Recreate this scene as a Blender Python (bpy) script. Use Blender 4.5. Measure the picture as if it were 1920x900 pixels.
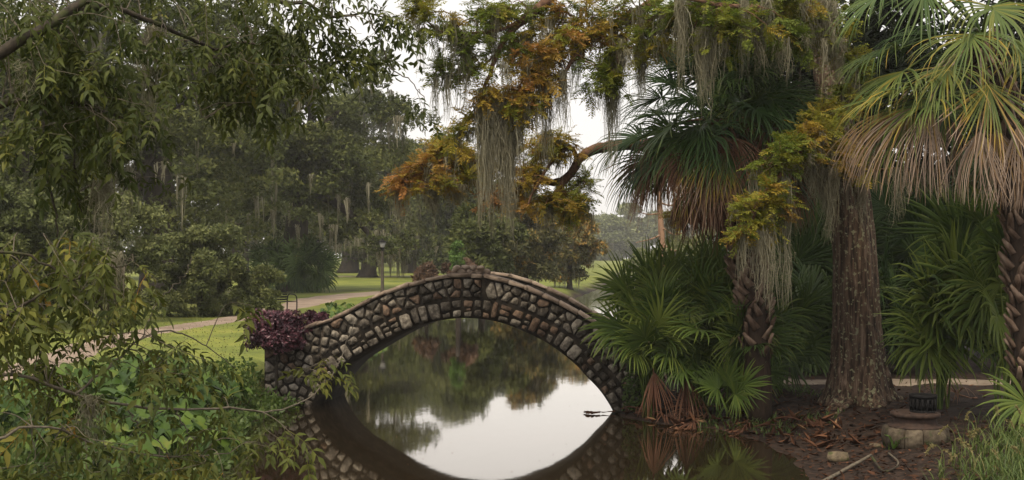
import bpy, math, random
import numpy as np
from mathutils import Matrix, Vector

for _o in list(bpy.data.objects):
    bpy.data.objects.remove(_o)
SC = bpy.context.scene
COL = SC.collection
R = math.radians
rng = np.random.default_rng(7)

# ------------------------------------------------------------------ camera, sky, sun, exposure
F, HZ, CAMH = 2200.0, 475.0, 3.0          # focal length and horizon in photo pixels, eye height in metres
cam = bpy.data.cameras.new('camera')
cam.sensor_width = 36.0
cam.lens = 36.0 * F / 1920.0
cam.shift_y = (HZ - 450.0) / 1920.0
cam.clip_start, cam.clip_end = 0.1, 3000
camo = bpy.data.objects.new('camera', cam)
COL.objects.link(camo)
camo.location = (0, 0, CAMH)
camo.rotation_euler = (R(90), 0, 0)
SC.camera = camo

SUN_EL, SUN_AZ = 58.0, 200.0              # azimuth clockwise from +Y: behind the camera, to the left
w = bpy.data.worlds.new('World')
SC.world = w
w.use_nodes = True
wn, wl = w.node_tree.nodes, w.node_tree.links
wn.clear()
sky = wn.new('ShaderNodeTexSky')
sky.sky_type = 'NISHITA'
sky.sun_disc = False
sky.sun_elevation = R(SUN_EL)
sky.sun_rotation = R(SUN_AZ)
sky.dust_density = 6.0
hs = wn.new('ShaderNodeHueSaturation'); hs.inputs['Saturation'].default_value = 0.12
mx = wn.new('ShaderNodeMixRGB'); mx.inputs['Fac'].default_value = 0.8
mx.inputs['Color2'].default_value = (8.4, 8.08, 7.75, 1)      # the even overcast layer
bg = wn.new('ShaderNodeBackground'); bg.inputs['Strength'].default_value = 0.072
wo = wn.new('ShaderNodeOutputWorld')
wl.new(sky.outputs[0], hs.inputs['Color'])
wl.new(hs.outputs[0], mx.inputs['Color1'])
wl.new(mx.outputs[0], bg.inputs['Color'])
wl.new(bg.outputs[0], wo.inputs[0])

sl = bpy.data.lights.new('sun', 'SUN')
sl.energy = 1.5
sl.angle = R(14)
sl.color = (1.0, 0.86, 0.64)
so = bpy.data.objects.new('sun', sl)
COL.objects.link(so)
_sd = Vector((math.sin(R(SUN_AZ)) * math.cos(R(SUN_EL)), math.cos(R(SUN_AZ)) * math.cos(R(SUN_EL)), math.sin(R(SUN_EL))))
so.rotation_euler = _sd.to_track_quat('Z', 'Y').to_euler()
so.location = (0, -10, 40)

vs = SC.view_settings
vs.view_transform = 'Standard'
vs.look = 'None'
vs.gamma = 1.0
vs.exposure = 1.1
vs.use_curve_mapping = False
SC.render.engine = 'CYCLES'
cy = SC.cycles
cy.use_denoising = True
cy.denoiser = 'OPENIMAGEDENOISE'
cy.max_bounces = 5
cy.diffuse_bounces = 3
cy.glossy_bounces = 3
cy.transmission_bounces = 3
cy.volume_bounces = 0
cy.transparent_max_bounces = 4
cy.caustics_reflective = False
cy.caustics_refractive = False
cy.sample_clamp_indirect = 4.0

# ------------------------------------------------------------------ helpers
def P(px, py, Y):
    return np.array([(px - 960) / F * Y, Y, CAMH - (py - HZ) / F * Y])

def PX(px, Y):
    return (px - 960) / F * Y

def unit(v):
    v = np.asarray(v, float)
    return v / np.maximum(np.linalg.norm(v, axis=-1, keepdims=True), 1e-9)

def new_mesh(name, V, faces, mat=None, tint=None, smooth=False, extra=None):
    V = np.ascontiguousarray(V, dtype=np.float32)
    if not isinstance(faces, (list, tuple)):
        faces = [faces]
    faces = [np.asarray(f, dtype=np.int32) for f in faces if len(f)]
    me = bpy.data.meshes.new(name)
    me.vertices.add(len(V))
    me.vertices.foreach_set('co', V.ravel())
    li = np.concatenate([f.ravel() for f in faces])
    tot = np.concatenate([np.full(len(f), f.shape[1], np.int32) for f in faces])
    st = np.concatenate([[0], np.cumsum(tot)[:-1]]).astype(np.int32)
    me.loops.add(len(li))
    me.loops.foreach_set('vertex_index', li)
    me.polygons.add(len(tot))
    me.polygons.foreach_set('loop_start', st)
    if smooth:
        me.polygons.foreach_set('use_smooth', np.ones(len(tot), bool))
    if tint is not None:
        a = me.attributes.new('tint', 'FLOAT', 'POINT')
        a.data.foreach_set('value', np.ascontiguousarray(tint, dtype=np.float32))
    if extra:
        for k, v in extra.items():
            a = me.attributes.new(k, 'FLOAT', 'POINT')
            a.data.foreach_set('value', np.ascontiguousarray(v, dtype=np.float32))
    me.update(calc_edges=True)
    if mat:
        me.materials.append(mat)
    return me

def tag(o, label=None, cat=None, group=None, kind=None):
    for k, v in (('label', label), ('category', cat), ('group', group), ('kind', kind)):
        if v:
            o[k] = v
    return o

def link(name, data, parent=None, loc=(0, 0, 0)):
    o = bpy.data.objects.new(name, data)
    COL.objects.link(o)
    o.location = loc
    if parent is not None:
        o.parent = parent
    return o

def thing(name, loc, label, cat, group=None):
    o = link(name, None, None, tuple(float(c) for c in loc))
    o.empty_display_size = 0.2
    return tag(o, label, cat, group)

def origin_of(o):
    p = np.zeros(3)
    while o is not None:
        p = p + np.array(o.location)
        o = o.parent
    return p

def part(name, parent, V, faces, mat, tint=None, smooth=False, kind=None, label=None):
    """V in world coordinates; the part's own frame is its parent's."""
    V = np.asarray(V, float) - origin_of(parent)
    o = link(name, new_mesh(name, V, faces, mat, tint, smooth), parent)
    return tag(o, label, None, None, kind)

def solo(name, V, faces, mat, label=None, cat=None, group=None, kind=None, tint=None, smooth=False, extra=None):
    V = np.asarray(V, float)
    c = V.mean(0); c[2] = V[:, 2].min()
    if kind in ('structure', 'stuff') and label is None:
        c = np.zeros(3)
    o = link(name, new_mesh(name, V - c, faces, mat, tint, smooth, extra), None, tuple(c))
    return tag(o, label, cat, group, kind)

def frames(d, hint=None, g=rng):
    """rotation matrices whose x column is d and z column lies near hint"""
    d = unit(d)
    if hint is None:
        hint = g.normal(size=d.shape)
    y = unit(np.cross(hint, d))
    z = np.cross(d, y)
    return np.stack([d, y, z], axis=-1)

def scatter(tV, tF, pos, M, scale, tint, ttint=None):
    n, k = len(pos), len(tV)
    scale = np.broadcast_to(np.asarray(scale, float), (n,))
    V = np.einsum('nij,kj->nki', M, tV) * scale[:, None, None] + pos[:, None, :]
    Fs = (np.asarray(tF)[None] + (np.arange(n) * k)[:, None, None]).reshape(-1, np.asarray(tF).shape[1])
    t = np.broadcast_to(np.asarray(tint, float), (n,))[:, None]
    t = t + (np.zeros(k) if ttint is None else ttint)[None]
    return V.reshape(-1, 3), Fs, t.reshape(-1)

def merge(parts):
    """list of (V, F[, tint]) with one face size"""
    Vs, Fs, Ts, n = [], [], [], 0
    for p in parts:
        Vs.append(p[0]); Fs.append(np.asarray(p[1]) + n); n += len(p[0])
        Ts.append(p[2] if len(p) > 2 else np.zeros(len(p[0])))
    return np.concatenate(Vs), np.concatenate(Fs), np.concatenate(Ts)

def spline(pts, n):
    pts = np.asarray(pts, float)
    m = len(pts)
    if m < 3:
        t = np.linspace(0, 1, n)[:, None]
        return pts[0] * (1 - t) + pts[-1] * t
    q = np.vstack([2 * pts[0] - pts[1], pts, 2 * pts[-1] - pts[-2]])
    t = np.linspace(0, m - 1 - 1e-9, n)
    i = t.astype(int); f = (t - i)[:, None]
    a, b, c, d = q[i], q[i + 1], q[i + 2], q[i + 3]
    return 0.5 * (2 * b + (c - a) * f + (2 * a - 5 * b + 4 * c - d) * f ** 2 + (3 * b - a - 3 * c + d) * f ** 3)

def tube(pts, rad, sides=8, wob=0.0, g=rng, cap=True):
    pts = np.asarray(pts, float); n = len(pts)
    rad = np.broadcast_to(np.asarray(rad, float), (n,))
    t = unit(np.gradient(pts, axis=0))
    ref = np.array([0.31, 0.17, 0.93]) if abs(t[0, 2]) < 0.9 else np.array([0.93, 0.31, 0.1])
    b = unit(np.cross(np.broadcast_to(ref, t.shape), t)); nrm = np.cross(t, b)
    a = np.linspace(0, 2 * np.pi, sides, endpoint=False)
    rr = rad[:, None] * (1 + wob * g.normal(size=(n, sides)))
    V = pts[:, None] + rr[..., None] * (np.cos(a)[None, :, None] * b[:, None] + np.sin(a)[None, :, None] * nrm[:, None])
    i = np.arange(n - 1)[:, None] * sides; j = np.arange(sides)[None]; k = (np.arange(sides) + 1)[None] % sides
    Fq = np.stack([i + j, i + k, i + k + sides, i + j + sides], -1).reshape(-1, 4)
    V = V.reshape(-1, 3)
    if cap:
        m = len(V)
        V = np.vstack([V, pts[:1], pts[-1:]])
        jj = np.arange(sides); kk = (jj + 1) % sides
        c0 = np.stack([np.full(sides, m), kk, jj, jj], -1)     # fans kept as quads would be degenerate: see below
        c1 = (n - 1) * sides
        tri = np.vstack([np.stack([np.full(sides, m), kk, jj], -1), np.stack([np.full(sides, m + 1), c1 + jj, c1 + kk], -1)])
        return V, [Fq, tri]
    return V, [Fq]

def quads_only(vf):
    return vf[0], vf[1][0]

def box(x0, x1, y0, y1, z0, z1):
    V = np.array([[x, y, z] for z in (z0, z1) for y in (y0, y1) for x in (x0, x1)], float)
    Fq = np.array([[0, 2, 3, 1], [4, 5, 7, 6], [0, 1, 5, 4], [2, 6, 7, 3], [0, 4, 6, 2], [1, 3, 7, 5]])
    return V, Fq

def lathe(profile, sides=20, center=(0, 0, 0), wob=0.0, g=rng):
    pr = np.asarray(profile, float); n = len(pr)
    a = np.linspace(0, 2 * np.pi, sides, endpoint=False)
    w_ = 1 + wob * g.normal(size=(n, sides))
    V = np.stack([pr[:, 0, None] * np.cos(a) * w_, pr[:, 0, None] * np.sin(a) * w_, np.repeat(pr[:, 1, None], sides, 1)], -1).reshape(-1, 3)
    i = np.arange(n - 1)[:, None] * sides; j = np.arange(sides)[None]; k = (j + 1) % sides
    Fq = np.stack([i + j, i + k, i + k + sides, i + j + sides], -1).reshape(-1, 4)
    return V + np.asarray(center), Fq

# ------------------------------------------------------------------ materials
def nodes_of(name):
    m = bpy.data.materials.new(name)
    m.use_nodes = True
    n, l = m.node_tree.nodes, m.node_tree.links
    n.clear()
    out = n.new('ShaderNodeOutputMaterial')
    return m, n, l, out

def ramp(n, stops):
    r = n.new('ShaderNodeValToRGB')
    e = r.color_ramp.elements
    while len(e) > 1:
        e.remove(e[-1])
    e[0].position = stops[0][0]; e[0].color = (*stops[0][1], 1)
    for p, c in stops[1:]:
        x = e.new(p); x.color = (*c, 1)
    return r

def leaf_mat(name, stops, rough=0.55, trans=0.25, spec=0.3, objrand=0.0, nscale=0.0, namt=0.0):
    m, n, l, out = nodes_of(name)
    at = n.new('ShaderNodeAttribute'); at.attribute_name = 'tint'
    fac = at.outputs['Fac']
    if objrand:
        oi = n.new('ShaderNodeObjectInfo')
        ma = n.new('ShaderNodeMath'); ma.operation = 'MULTIPLY_ADD'
        l.new(oi.outputs['Random'], ma.inputs[0]); ma.inputs[1].default_value = objrand; l.new(fac, ma.inputs[2])
        fac = ma.outputs[0]
    if namt:
        tc = n.new('ShaderNodeTexCoord'); nz = n.new('ShaderNodeTexNoise')
        nz.inputs['Scale'].default_value = nscale; nz.inputs['Detail'].default_value = 3
        l.new(tc.outputs['Object'], nz.inputs['Vector'])
        mb = n.new('ShaderNodeMath'); mb.operation = 'SUBTRACT'; l.new(nz.outputs['Fac'], mb.inputs[0]); mb.inputs[1].default_value = 0.5
        mc = n.new('ShaderNodeMath'); mc.operation = 'MULTIPLY_ADD'
        l.new(mb.outputs[0], mc.inputs[0]); mc.inputs[1].default_value = namt; l.new(fac, mc.inputs[2])
        fac = mc.outputs[0]
    rp = ramp(n, stops)
    l.new(fac, rp.inputs[0])
    p = n.new('ShaderNodeBsdfPrincipled')
    p.inputs['Roughness'].default_value = rough
    p.inputs['Specular IOR Level'].default_value = spec
    l.new(rp.outputs[0], p.inputs['Base Color'])
    if trans > 0:
        t = n.new('ShaderNodeBsdfTranslucent'); l.new(rp.outputs[0], t.inputs['Color'])
        mxs = n.new('ShaderNodeMixShader'); mxs.inputs[0].default_value = trans
        l.new(p.outputs[0], mxs.inputs[1]); l.new(t.outputs[0], mxs.inputs[2])
        l.new(mxs.outputs[0], out.inputs[0])
    else:
        l.new(p.outputs[0], out.inputs[0])
    return m

def noise_mat(name, stops, scale=(6, 6, 6), detail=6, rough=0.85, bump=0.4, bdist=0.02, spec=0.25, second=None, objrand=0.0, coord='Object', bscale=None):
    """noise -> ramp colour with bump; second = (scale, lo, hi, colour): a mask of another colour (lichen, stains)"""
    m, n, l, out = nodes_of(name)
    tc = n.new('ShaderNodeTexCoord')
    mp = n.new('ShaderNodeMapping'); mp.inputs['Scale'].default_value = scale
    l.new(tc.outputs[coord], mp.inputs['Vector'])
    vec = mp.outputs[0]
    if objrand:
        oi = n.new('ShaderNodeObjectInfo')
        sc = n.new('ShaderNodeVectorMath'); sc.operation = 'ADD'
        cmb = n.new('ShaderNodeCombineXYZ')
        mm = n.new('ShaderNodeMath'); mm.operation = 'MULTIPLY'; mm.inputs[1].default_value = 57.0
        l.new(oi.outputs['Random'], mm.inputs[0]); l.new(mm.outputs[0], cmb.inputs[0]); l.new(mm.outputs[0], cmb.inputs[2])
        l.new(vec, sc.inputs[0]); l.new(cmb.outputs[0], sc.inputs[1]); vec = sc.outputs[0]
    nz = n.new('ShaderNodeTexNoise'); nz.inputs['Scale'].default_value = 1; nz.inputs['Detail'].default_value = detail
    nz.inputs['Roughness'].default_value = 0.62
    l.new(vec, nz.inputs['Vector'])
    fac = nz.outputs['Fac']
    if objrand:
        oi = n.new('ShaderNodeObjectInfo')
        s1 = n.new('ShaderNodeMath'); s1.operation = 'SUBTRACT'; l.new(oi.outputs['Random'], s1.inputs[0]); s1.inputs[1].default_value = 0.5
        s2 = n.new('ShaderNodeMath'); s2.operation = 'MULTIPLY_ADD'; l.new(s1.outputs[0], s2.inputs[0]); s2.inputs[1].default_value = objrand; l.new(fac, s2.inputs[2])
        fac = s2.outputs[0]
    rp = ramp(n, stops); l.new(fac, rp.inputs[0])
    col = rp.outputs[0]
    if second:
        n2 = n.new('ShaderNodeTexNoise'); n2.inputs['Scale'].default_value = second[0]; n2.inputs['Detail'].default_value = 5
        l.new(tc.outputs[coord], n2.inputs['Vector'])
        r2 = ramp(n, [(second[1], (0, 0, 0)), (second[2], (1, 1, 1))]); l.new(n2.outputs['Fac'], r2.inputs[0])
        mi = n.new('ShaderNodeMixRGB'); l.new(r2.outputs[0], mi.inputs[0]); l.new(col, mi.inputs[1]); mi.inputs[2].default_value = (*second[3], 1)
        col = mi.outputs[0]
    p = n.new('ShaderNodeBsdfPrincipled')
    p.inputs['Roughness'].default_value = rough
    p.inputs['Specular IOR Level'].default_value = spec
    l.new(col, p.inputs['Base Color'])
    if bump:
        bp = n.new('ShaderNodeBump'); bp.inputs['Strength'].default_value = bump; bp.inputs['Distance'].default_value = bdist
        l.new(nz.outputs['Fac'], bp.inputs['Height']); l.new(bp.outputs[0], p.inputs['Normal'])
    l.new(p.outputs[0], out.inputs[0])
    return m

M = {}
M['oak_leaf'] = leaf_mat('oak_leaf', [(0, (0.040, 0.052, 0.016)), (0.5, (0.092, 0.108, 0.032)), (1, (0.180, 0.190, 0.060))], spec=0.12, trans=0.2)
M['shrub_leaf'] = leaf_mat('shrub_leaf', [(0, (0.046, 0.058, 0.020)), (0.5, (0.105, 0.124, 0.042)), (1, (0.195, 0.210, 0.080))], spec=0.12, trans=0.2)
M['dark_leaf'] = leaf_mat('dark_leaf', [(0, (0.008, 0.013, 0.006)), (0.5, (0.016, 0.024, 0.010)), (1, (0.034, 0.044, 0.018))], spec=0.12, trans=0.1)  # near-black: the shade behind the palmettos is put into the leaf colour
M['mid_leaf'] = leaf_mat('mid_leaf', [(0, (0.055, 0.060, 0.026)), (0.45, (0.115, 0.115, 0.046)), (0.75, (0.19, 0.165, 0.060)), (1, (0.34, 0.20, 0.055))], spec=0.12, trans=0.2)  # olive to orange leaves, lightened to carry part of the haze in their colour
M['pale_leaf'] = leaf_mat('pale_leaf', [(0, (0.10, 0.12, 0.050)), (0.5, (0.18, 0.20, 0.080)), (1, (0.28, 0.29, 0.12))], spec=0.12, trans=0.25)  # paleness paints mist onto the far trees; the bright bank bushes share it
M['purple_leaf'] = leaf_mat('purple_leaf', [(0, (0.022, 0.008, 0.014)), (0.5, (0.055, 0.018, 0.030)), (1, (0.17, 0.065, 0.085))], rough=0.4, trans=0.15, spec=0.45)
M['near_leaf'] = leaf_mat('near_leaf', [(0, (0.036, 0.050, 0.012)), (0.4, (0.092, 0.108, 0.022)), (0.75, (0.165, 0.158, 0.030)), (0.93, (0.20, 0.17, 0.036)), (1, (0.34, 0.17, 0.03))], rough=0.55, trans=0.3, spec=0.18, objrand=0.35)
M['cypress_leaf'] = leaf_mat('cypress_leaf', [(0, (0.110, 0.150, 0.020)), (0.3, (0.215, 0.220, 0.028)), (0.55, (0.33, 0.235, 0.032)), (0.8, (0.32, 0.185, 0.042)), (1, (0.33, 0.155, 0.045))], rough=0.6, trans=0.35, spec=0.2)
M['palm'] = leaf_mat('palm', [(0, (0.022, 0.048, 0.016)), (0.25, (0.050, 0.092, 0.026)), (0.42, (0.095, 0.135, 0.034)), (0.55, (0.15, 0.165, 0.035)), (0.64, (0.34, 0.24, 0.035)), (0.74, (0.27, 0.16, 0.075)), (0.87, (0.36, 0.275, 0.215)), (1, (0.17, 0.11, 0.08))], rough=0.45, trans=0.22, spec=0.22)
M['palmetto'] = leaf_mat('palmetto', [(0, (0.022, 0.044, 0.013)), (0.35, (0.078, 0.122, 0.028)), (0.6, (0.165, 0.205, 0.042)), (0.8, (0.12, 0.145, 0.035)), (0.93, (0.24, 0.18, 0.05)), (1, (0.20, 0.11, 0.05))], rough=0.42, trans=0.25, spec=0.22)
M['dead_frond'] = leaf_mat('dead_frond', [(0, (0.050, 0.022, 0.014)), (0.4, (0.12, 0.055, 0.034)), (0.75, (0.22, 0.115, 0.068)), (1, (0.34, 0.22, 0.15))], rough=0.7, trans=0.15, spec=0.2)
M['moss'] = leaf_mat('moss', [(0, (0.145, 0.132, 0.088)), (0.5, (0.235, 0.218, 0.150)), (1, (0.34, 0.318, 0.235))], rough=0.9, trans=0.3, spec=0.1)
M['ear_leaf'] = leaf_mat('ear_leaf', [(0, (0.020, 0.044, 0.008)), (0.5, (0.046, 0.086, 0.014)), (0.85, (0.090, 0.140, 0.022)), (1, (0.18, 0.18, 0.03))], rough=0.5, trans=0.2, spec=0.18, objrand=0.8)
M['grass'] = leaf_mat('grass', [(0, (0.040, 0.070, 0.018)), (0.6, (0.085, 0.130, 0.030)), (0.9, (0.15, 0.17, 0.05)), (1, (0.26, 0.20, 0.09))], rough=0.5, trans=0.3)
M['litter'] = leaf_mat('litter', [(0, (0.030, 0.016, 0.010)), (0.5, (0.080, 0.036, 0.020)), (0.85, (0.16, 0.075, 0.040)), (1, (0.28, 0.17, 0.09))], rough=0.8, trans=0.05, spec=0.15)
M['sapling'] = leaf_mat('sapling', [(0, (0.08, 0.15, 0.03)), (1, (0.16, 0.26, 0.06))], trans=0.3)
M['rust_leaf'] = leaf_mat('rust_leaf', [(0, (0.055, 0.034, 0.022)), (0.5, (0.12, 0.070, 0.042)), (1, (0.20, 0.125, 0.08))], trans=0.2)
M['oak_bark'] = noise_mat('oak_bark', [(0.3, (0.020, 0.016, 0.012)), (0.7, (0.070, 0.056, 0.044))], scale=(3, 3, 0.8), bdist=0.08)
M['far_bark'] = noise_mat('far_bark', [(0.3, (0.16, 0.095, 0.06)), (0.7, (0.34, 0.20, 0.13))], scale=(3, 3, 1.2), bdist=0.05)
M['near_bark'] = noise_mat('near_bark', [(0.3, (0.014, 0.011, 0.008)), (0.7, (0.060, 0.048, 0.034))], scale=(30, 30, 14), bdist=0.004, second=(9, 0.52, 0.62, (0.05, 0.055, 0.02)))
M['twig'] = noise_mat('twig', [(0.3, (0.060, 0.048, 0.034)), (0.7, (0.17, 0.145, 0.11))], scale=(20, 20, 20), bdist=0.002)
M['cypress_bark'] = noise_mat('cypress_bark', [(0.34, (0.008, 0.006, 0.004)), (0.45, (0.045, 0.028, 0.019)), (0.56, (0.105, 0.068, 0.047)), (0.72, (0.20, 0.145, 0.105))], scale=(19, 19, 1.3), detail=10, bump=1.0, bdist=0.05, second=(15, 0.575, 0.63, (0.20, 0.195, 0.12)))
M['limb_bark'] = noise_mat('limb_bark', [(0.3, (0.040, 0.022, 0.014)), (0.6, (0.14, 0.075, 0.045)), (0.8, (0.22, 0.13, 0.085))], scale=(9, 9, 9), detail=7, bump=0.6, bdist=0.02)
M['boot'] = noise_mat('boot', [(0.3, (0.050, 0.030, 0.020)), (0.55, (0.14, 0.092, 0.066)), (0.8, (0.28, 0.205, 0.155))], scale=(14, 14, 5), bdist=0.01, objrand=0.25)
M['palm_core'] = noise_mat('palm_core', [(0.3, (0.012, 0.008, 0.006)), (0.7, (0.05, 0.032, 0.022))], scale=(20, 20, 5), bdist=0.01)
M['stone'] = noise_mat('stone', [(0.25, (0.024, 0.020, 0.016)), (0.42, (0.085, 0.072, 0.057)), (0.56, (0.170, 0.147, 0.118)), (0.74, (0.30, 0.265, 0.215))], scale=(13, 13, 13), detail=12, bump=0.9, bdist=0.035, objrand=0.38, second=(5.5, 0.56, 0.70, (0.035, 0.028, 0.022)))
M['red_stone'] = noise_mat('red_stone', [(0.25, (0.045, 0.029, 0.021)), (0.5, (0.13, 0.085, 0.058)), (0.8, (0.24, 0.165, 0.115))], scale=(13, 13, 13), detail=12, bump=0.9, bdist=0.035, objrand=0.3, second=(5.5, 0.58, 0.72, (0.035, 0.026, 0.02)))
M['coping'] = noise_mat('coping', [(0.25, (0.085, 0.06, 0.045)), (0.5, (0.22, 0.165, 0.125)), (0.8, (0.38, 0.30, 0.235))], scale=(6, 6, 6), detail=8, bump=0.5, bdist=0.02, objrand=0.25, second=(7, 0.60, 0.72, (0.05, 0.04, 0.03)))
M['mortar'] = noise_mat('mortar', [(0.3, (0.007, 0.005, 0.004)), (0.5, (0.018, 0.014, 0.010)), (0.75, (0.070, 0.054, 0.040))], scale=(5, 5, 5), detail=8, bump=0.7, bdist=0.03)
M['rock'] = noise_mat('rock', [(0.3, (0.060, 0.045, 0.03)), (0.6, (0.18, 0.14, 0.09)), (0.8, (0.28, 0.24, 0.16))], scale=(9, 9, 9), bump=0.7, bdist=0.03, second=(8, 0.52, 0.64, (0.07, 0.075, 0.03)))
M['footing'] = noise_mat('footing', [(0.28, (0.018, 0.013, 0.009)), (0.5, (0.065, 0.050, 0.034)), (0.75, (0.14, 0.112, 0.078))], scale=(9, 9, 9), detail=10, bump=0.8, bdist=0.03, objrand=0.35, second=(7, 0.55, 0.66, (0.04, 0.042, 0.018)))
M['rust'] = noise_mat('rust', [(0.3, (0.016, 0.010, 0.008)), (0.55, (0.042, 0.025, 0.018)), (0.8, (0.085, 0.052, 0.036))], scale=(14, 14, 14), rough=0.75, bump=0.3, bdist=0.006)
M['iron'] = noise_mat('iron', [(0.3, (0.006, 0.006, 0.007)), (0.7, (0.018, 0.017, 0.017))], scale=(25, 25, 25), rough=0.85, bump=0.2, bdist=0.003, spec=0.08)
M['lamp_post'] = noise_mat('lamp_post', [(0.3, (0.050, 0.042, 0.034)), (0.7, (0.10, 0.085, 0.068))], scale=(5, 5, 5), bump=0.1)
M['dirt_path'] = noise_mat('dirt_path', [(0.3, (0.16, 0.115, 0.085)), (0.55, (0.27, 0.205, 0.16)), (0.75, (0.36, 0.285, 0.23))], scale=(0.9, 0.9, 0.9), detail=10, bump=0.2, bdist=0.02)
M['concrete'] = noise_mat('concrete', [(0.3, (0.13, 0.10, 0.075)), (0.55, (0.22, 0.175, 0.135)), (0.75, (0.30, 0.245, 0.195))], scale=(2.5, 2.5, 2.5), detail=10, bump=0.2, bdist=0.01)
m, n, l, out = nodes_of('lamp_glass')
p = n.new('ShaderNodeBsdfPrincipled'); p.inputs['Base Color'].default_value = (0.30, 0.29, 0.27, 1); p.inputs['Roughness'].default_value = 0.25
l.new(p.outputs[0], out.inputs[0]); M['lamp_glass'] = m

# water: murky brown body under a smooth reflecting surface with faint ripples
m, n, l, out = nodes_of('water')
tc = n.new('ShaderNodeTexCoord')
mp = n.new('ShaderNodeMapping'); mp.inputs['Scale'].default_value = (0.9, 0.35, 1); l.new(tc.outputs['Object'], mp.inputs[0])
nz = n.new('ShaderNodeTexNoise'); nz.inputs['Scale'].default_value = 2.2; nz.inputs['Detail'].default_value = 4; l.new(mp.outputs[0], nz.inputs['Vector'])
bp = n.new('ShaderNodeBump'); bp.inputs['Strength'].default_value = 0.05; bp.inputs['Distance'].default_value = 0.03; l.new(nz.outputs['Fac'], bp.inputs['Height'])
df = n.new('ShaderNodeBsdfDiffuse'); df.inputs['Color'].default_value = (0.030, 0.021, 0.011, 1)
gl = n.new('ShaderNodeBsdfGlossy'); gl.inputs['Roughness'].default_value = 0.035; gl.inputs['Color'].default_value = (0.93, 0.90, 0.86, 1)
l.new(bp.outputs[0], gl.inputs['Normal'])
fr = n.new('ShaderNodeFresnel'); fr.inputs['IOR'].default_value = 1.45; l.new(bp.outputs[0], fr.inputs['Normal'])
mm = n.new('ShaderNodeMath'); mm.operation = 'MULTIPLY'; mm.use_clamp = True; mm.inputs[1].default_value = 1.75; l.new(fr.outputs[0], mm.inputs[0])
ms = n.new('ShaderNodeMixShader'); l.new(mm.outputs[0], ms.inputs[0]); l.new(df.outputs[0], ms.inputs[1]); l.new(gl.outputs[0], ms.inputs[2])
l.new(ms.outputs[0], out.inputs[0]); M['water'] = m

# ground: lawn and bare earth mixed by the sheet's own 'dirt' attribute
m, n, l, out = nodes_of('ground')
tc = n.new('ShaderNodeTexCoord')
n1 = n.new('ShaderNodeTexNoise'); n1.inputs['Scale'].default_value = 0.35; n1.inputs['Detail'].default_value = 8; l.new(tc.outputs['Object'], n1.inputs['Vector'])
n2 = n.new('ShaderNodeTexNoise'); n2.inputs['Scale'].default_value = 9; n2.inputs['Detail'].default_value = 8; l.new(tc.outputs['Object'], n2.inputs['Vector'])
ma = n.new('ShaderNodeMixRGB'); ma.inputs[0].default_value = 0.4; l.new(n1.outputs['Fac'], ma.inputs[1]); l.new(n2.outputs['Fac'], ma.inputs[2])
r1 = ramp(n, [(0.3, (0.050, 0.066, 0.016)), (0.47, (0.120, 0.145, 0.026)), (0.58, (0.19, 0.205, 0.036)), (0.72, (0.25, 0.215, 0.07))]); l.new(ma.outputs[0], r1.inputs[0])
r2 = ramp(n, [(0.3, (0.009, 0.006, 0.005)), (0.5, (0.024, 0.015, 0.011)), (0.7, (0.052, 0.032, 0.023))]); l.new(n2.outputs['Fac'], r2.inputs[0])
at = n.new('ShaderNodeAttribute'); at.attribute_name = 'dirt'
mi = n.new('ShaderNodeMixRGB'); l.new(at.outputs['Fac'], mi.inputs[0]); l.new(r1.outputs[0], mi.inputs[1]); l.new(r2.outputs[0], mi.inputs[2])
p = n.new('ShaderNodeBsdfPrincipled'); p.inputs['Roughness'].default_value = 0.9; p.inputs['Specular IOR Level'].default_value = 0.2
bp = n.new('ShaderNodeBump'); bp.inputs['Strength'].default_value = 0.5; bp.inputs['Distance'].default_value = 0.04; l.new(n2.outputs['Fac'], bp.inputs['Height'])
l.new(bp.outputs[0], p.inputs['Normal']); l.new(mi.outputs[0], p.inputs['Base Color']); l.new(p.outputs[0], out.inputs[0]); M['ground'] = m

# ------------------------------------------------------------------ terrain
BR_A = R(8.0)                                        # the bridge is turned 8 degrees
BO = np.array([PX(877, 22.4), 22.4])                 # centre of its front face at the water
BU = np.array([math.cos(BR_A), -math.sin(BR_A)])     # along the bridge
BV = np.array([math.sin(BR_A), math.cos(BR_A)])      # through the arch
BW = 2.2

CH = np.array([(-5.2, -30), (-4.7, 0), (-4.3, 10), (-4.0, 15.5), (-4.25, 17.6), (-4.7, 20.3), (-4.3, 22.2), (-3.95, 25), (-4.3, 30), (-5.4, 40), (-5.2, 50),
               (-3.2, 58), (0.3, 64), (4.3, 78), (7.6, 100), (12.5, 140), (16, 170), (21, 174), (22, 165), (14.0, 125), (8.8, 86), (5.4, 60), (3.6, 40), (2.5, 28),
               (2.2, 24), (1.95, 21.6), (2.55, 20.6), (3.4, 20.0), (3.95, 18.6), (4.05, 17.1), (3.85, 15.5), (3.7, 10), (3.9, 0), (4.3, -30)])

def shore_dist(x, y):
    """signed distance to the water's edge, positive on land"""
    p = np.stack([np.asarray(x, float).ravel(), np.asarray(y, float).ravel()], -1)
    d = np.full(len(p), 1e9); ins = np.zeros(len(p), bool)
    for i in range(len(CH)):
        a, b = CH[i], CH[(i + 1) % len(CH)]
        ab = b - a
        t = np.clip(((p - a) @ ab) / (ab @ ab), 0, 1)
        d = np.minimum(d, np.linalg.norm(p - a - t[:, None] * ab, axis=1))
        c = (a[1] > p[:, 1]) != (b[1] > p[:, 1])
        with np.errstate(divide='ignore', invalid='ignore'):
            xi = (b[0] - a[0]) * (p[:, 1] - a[1]) / (b[1] - a[1]) + a[0]
        ins ^= c & (p[:, 0] < xi)
    return np.where(ins, -d, d).reshape(np.shape(x))

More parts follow.
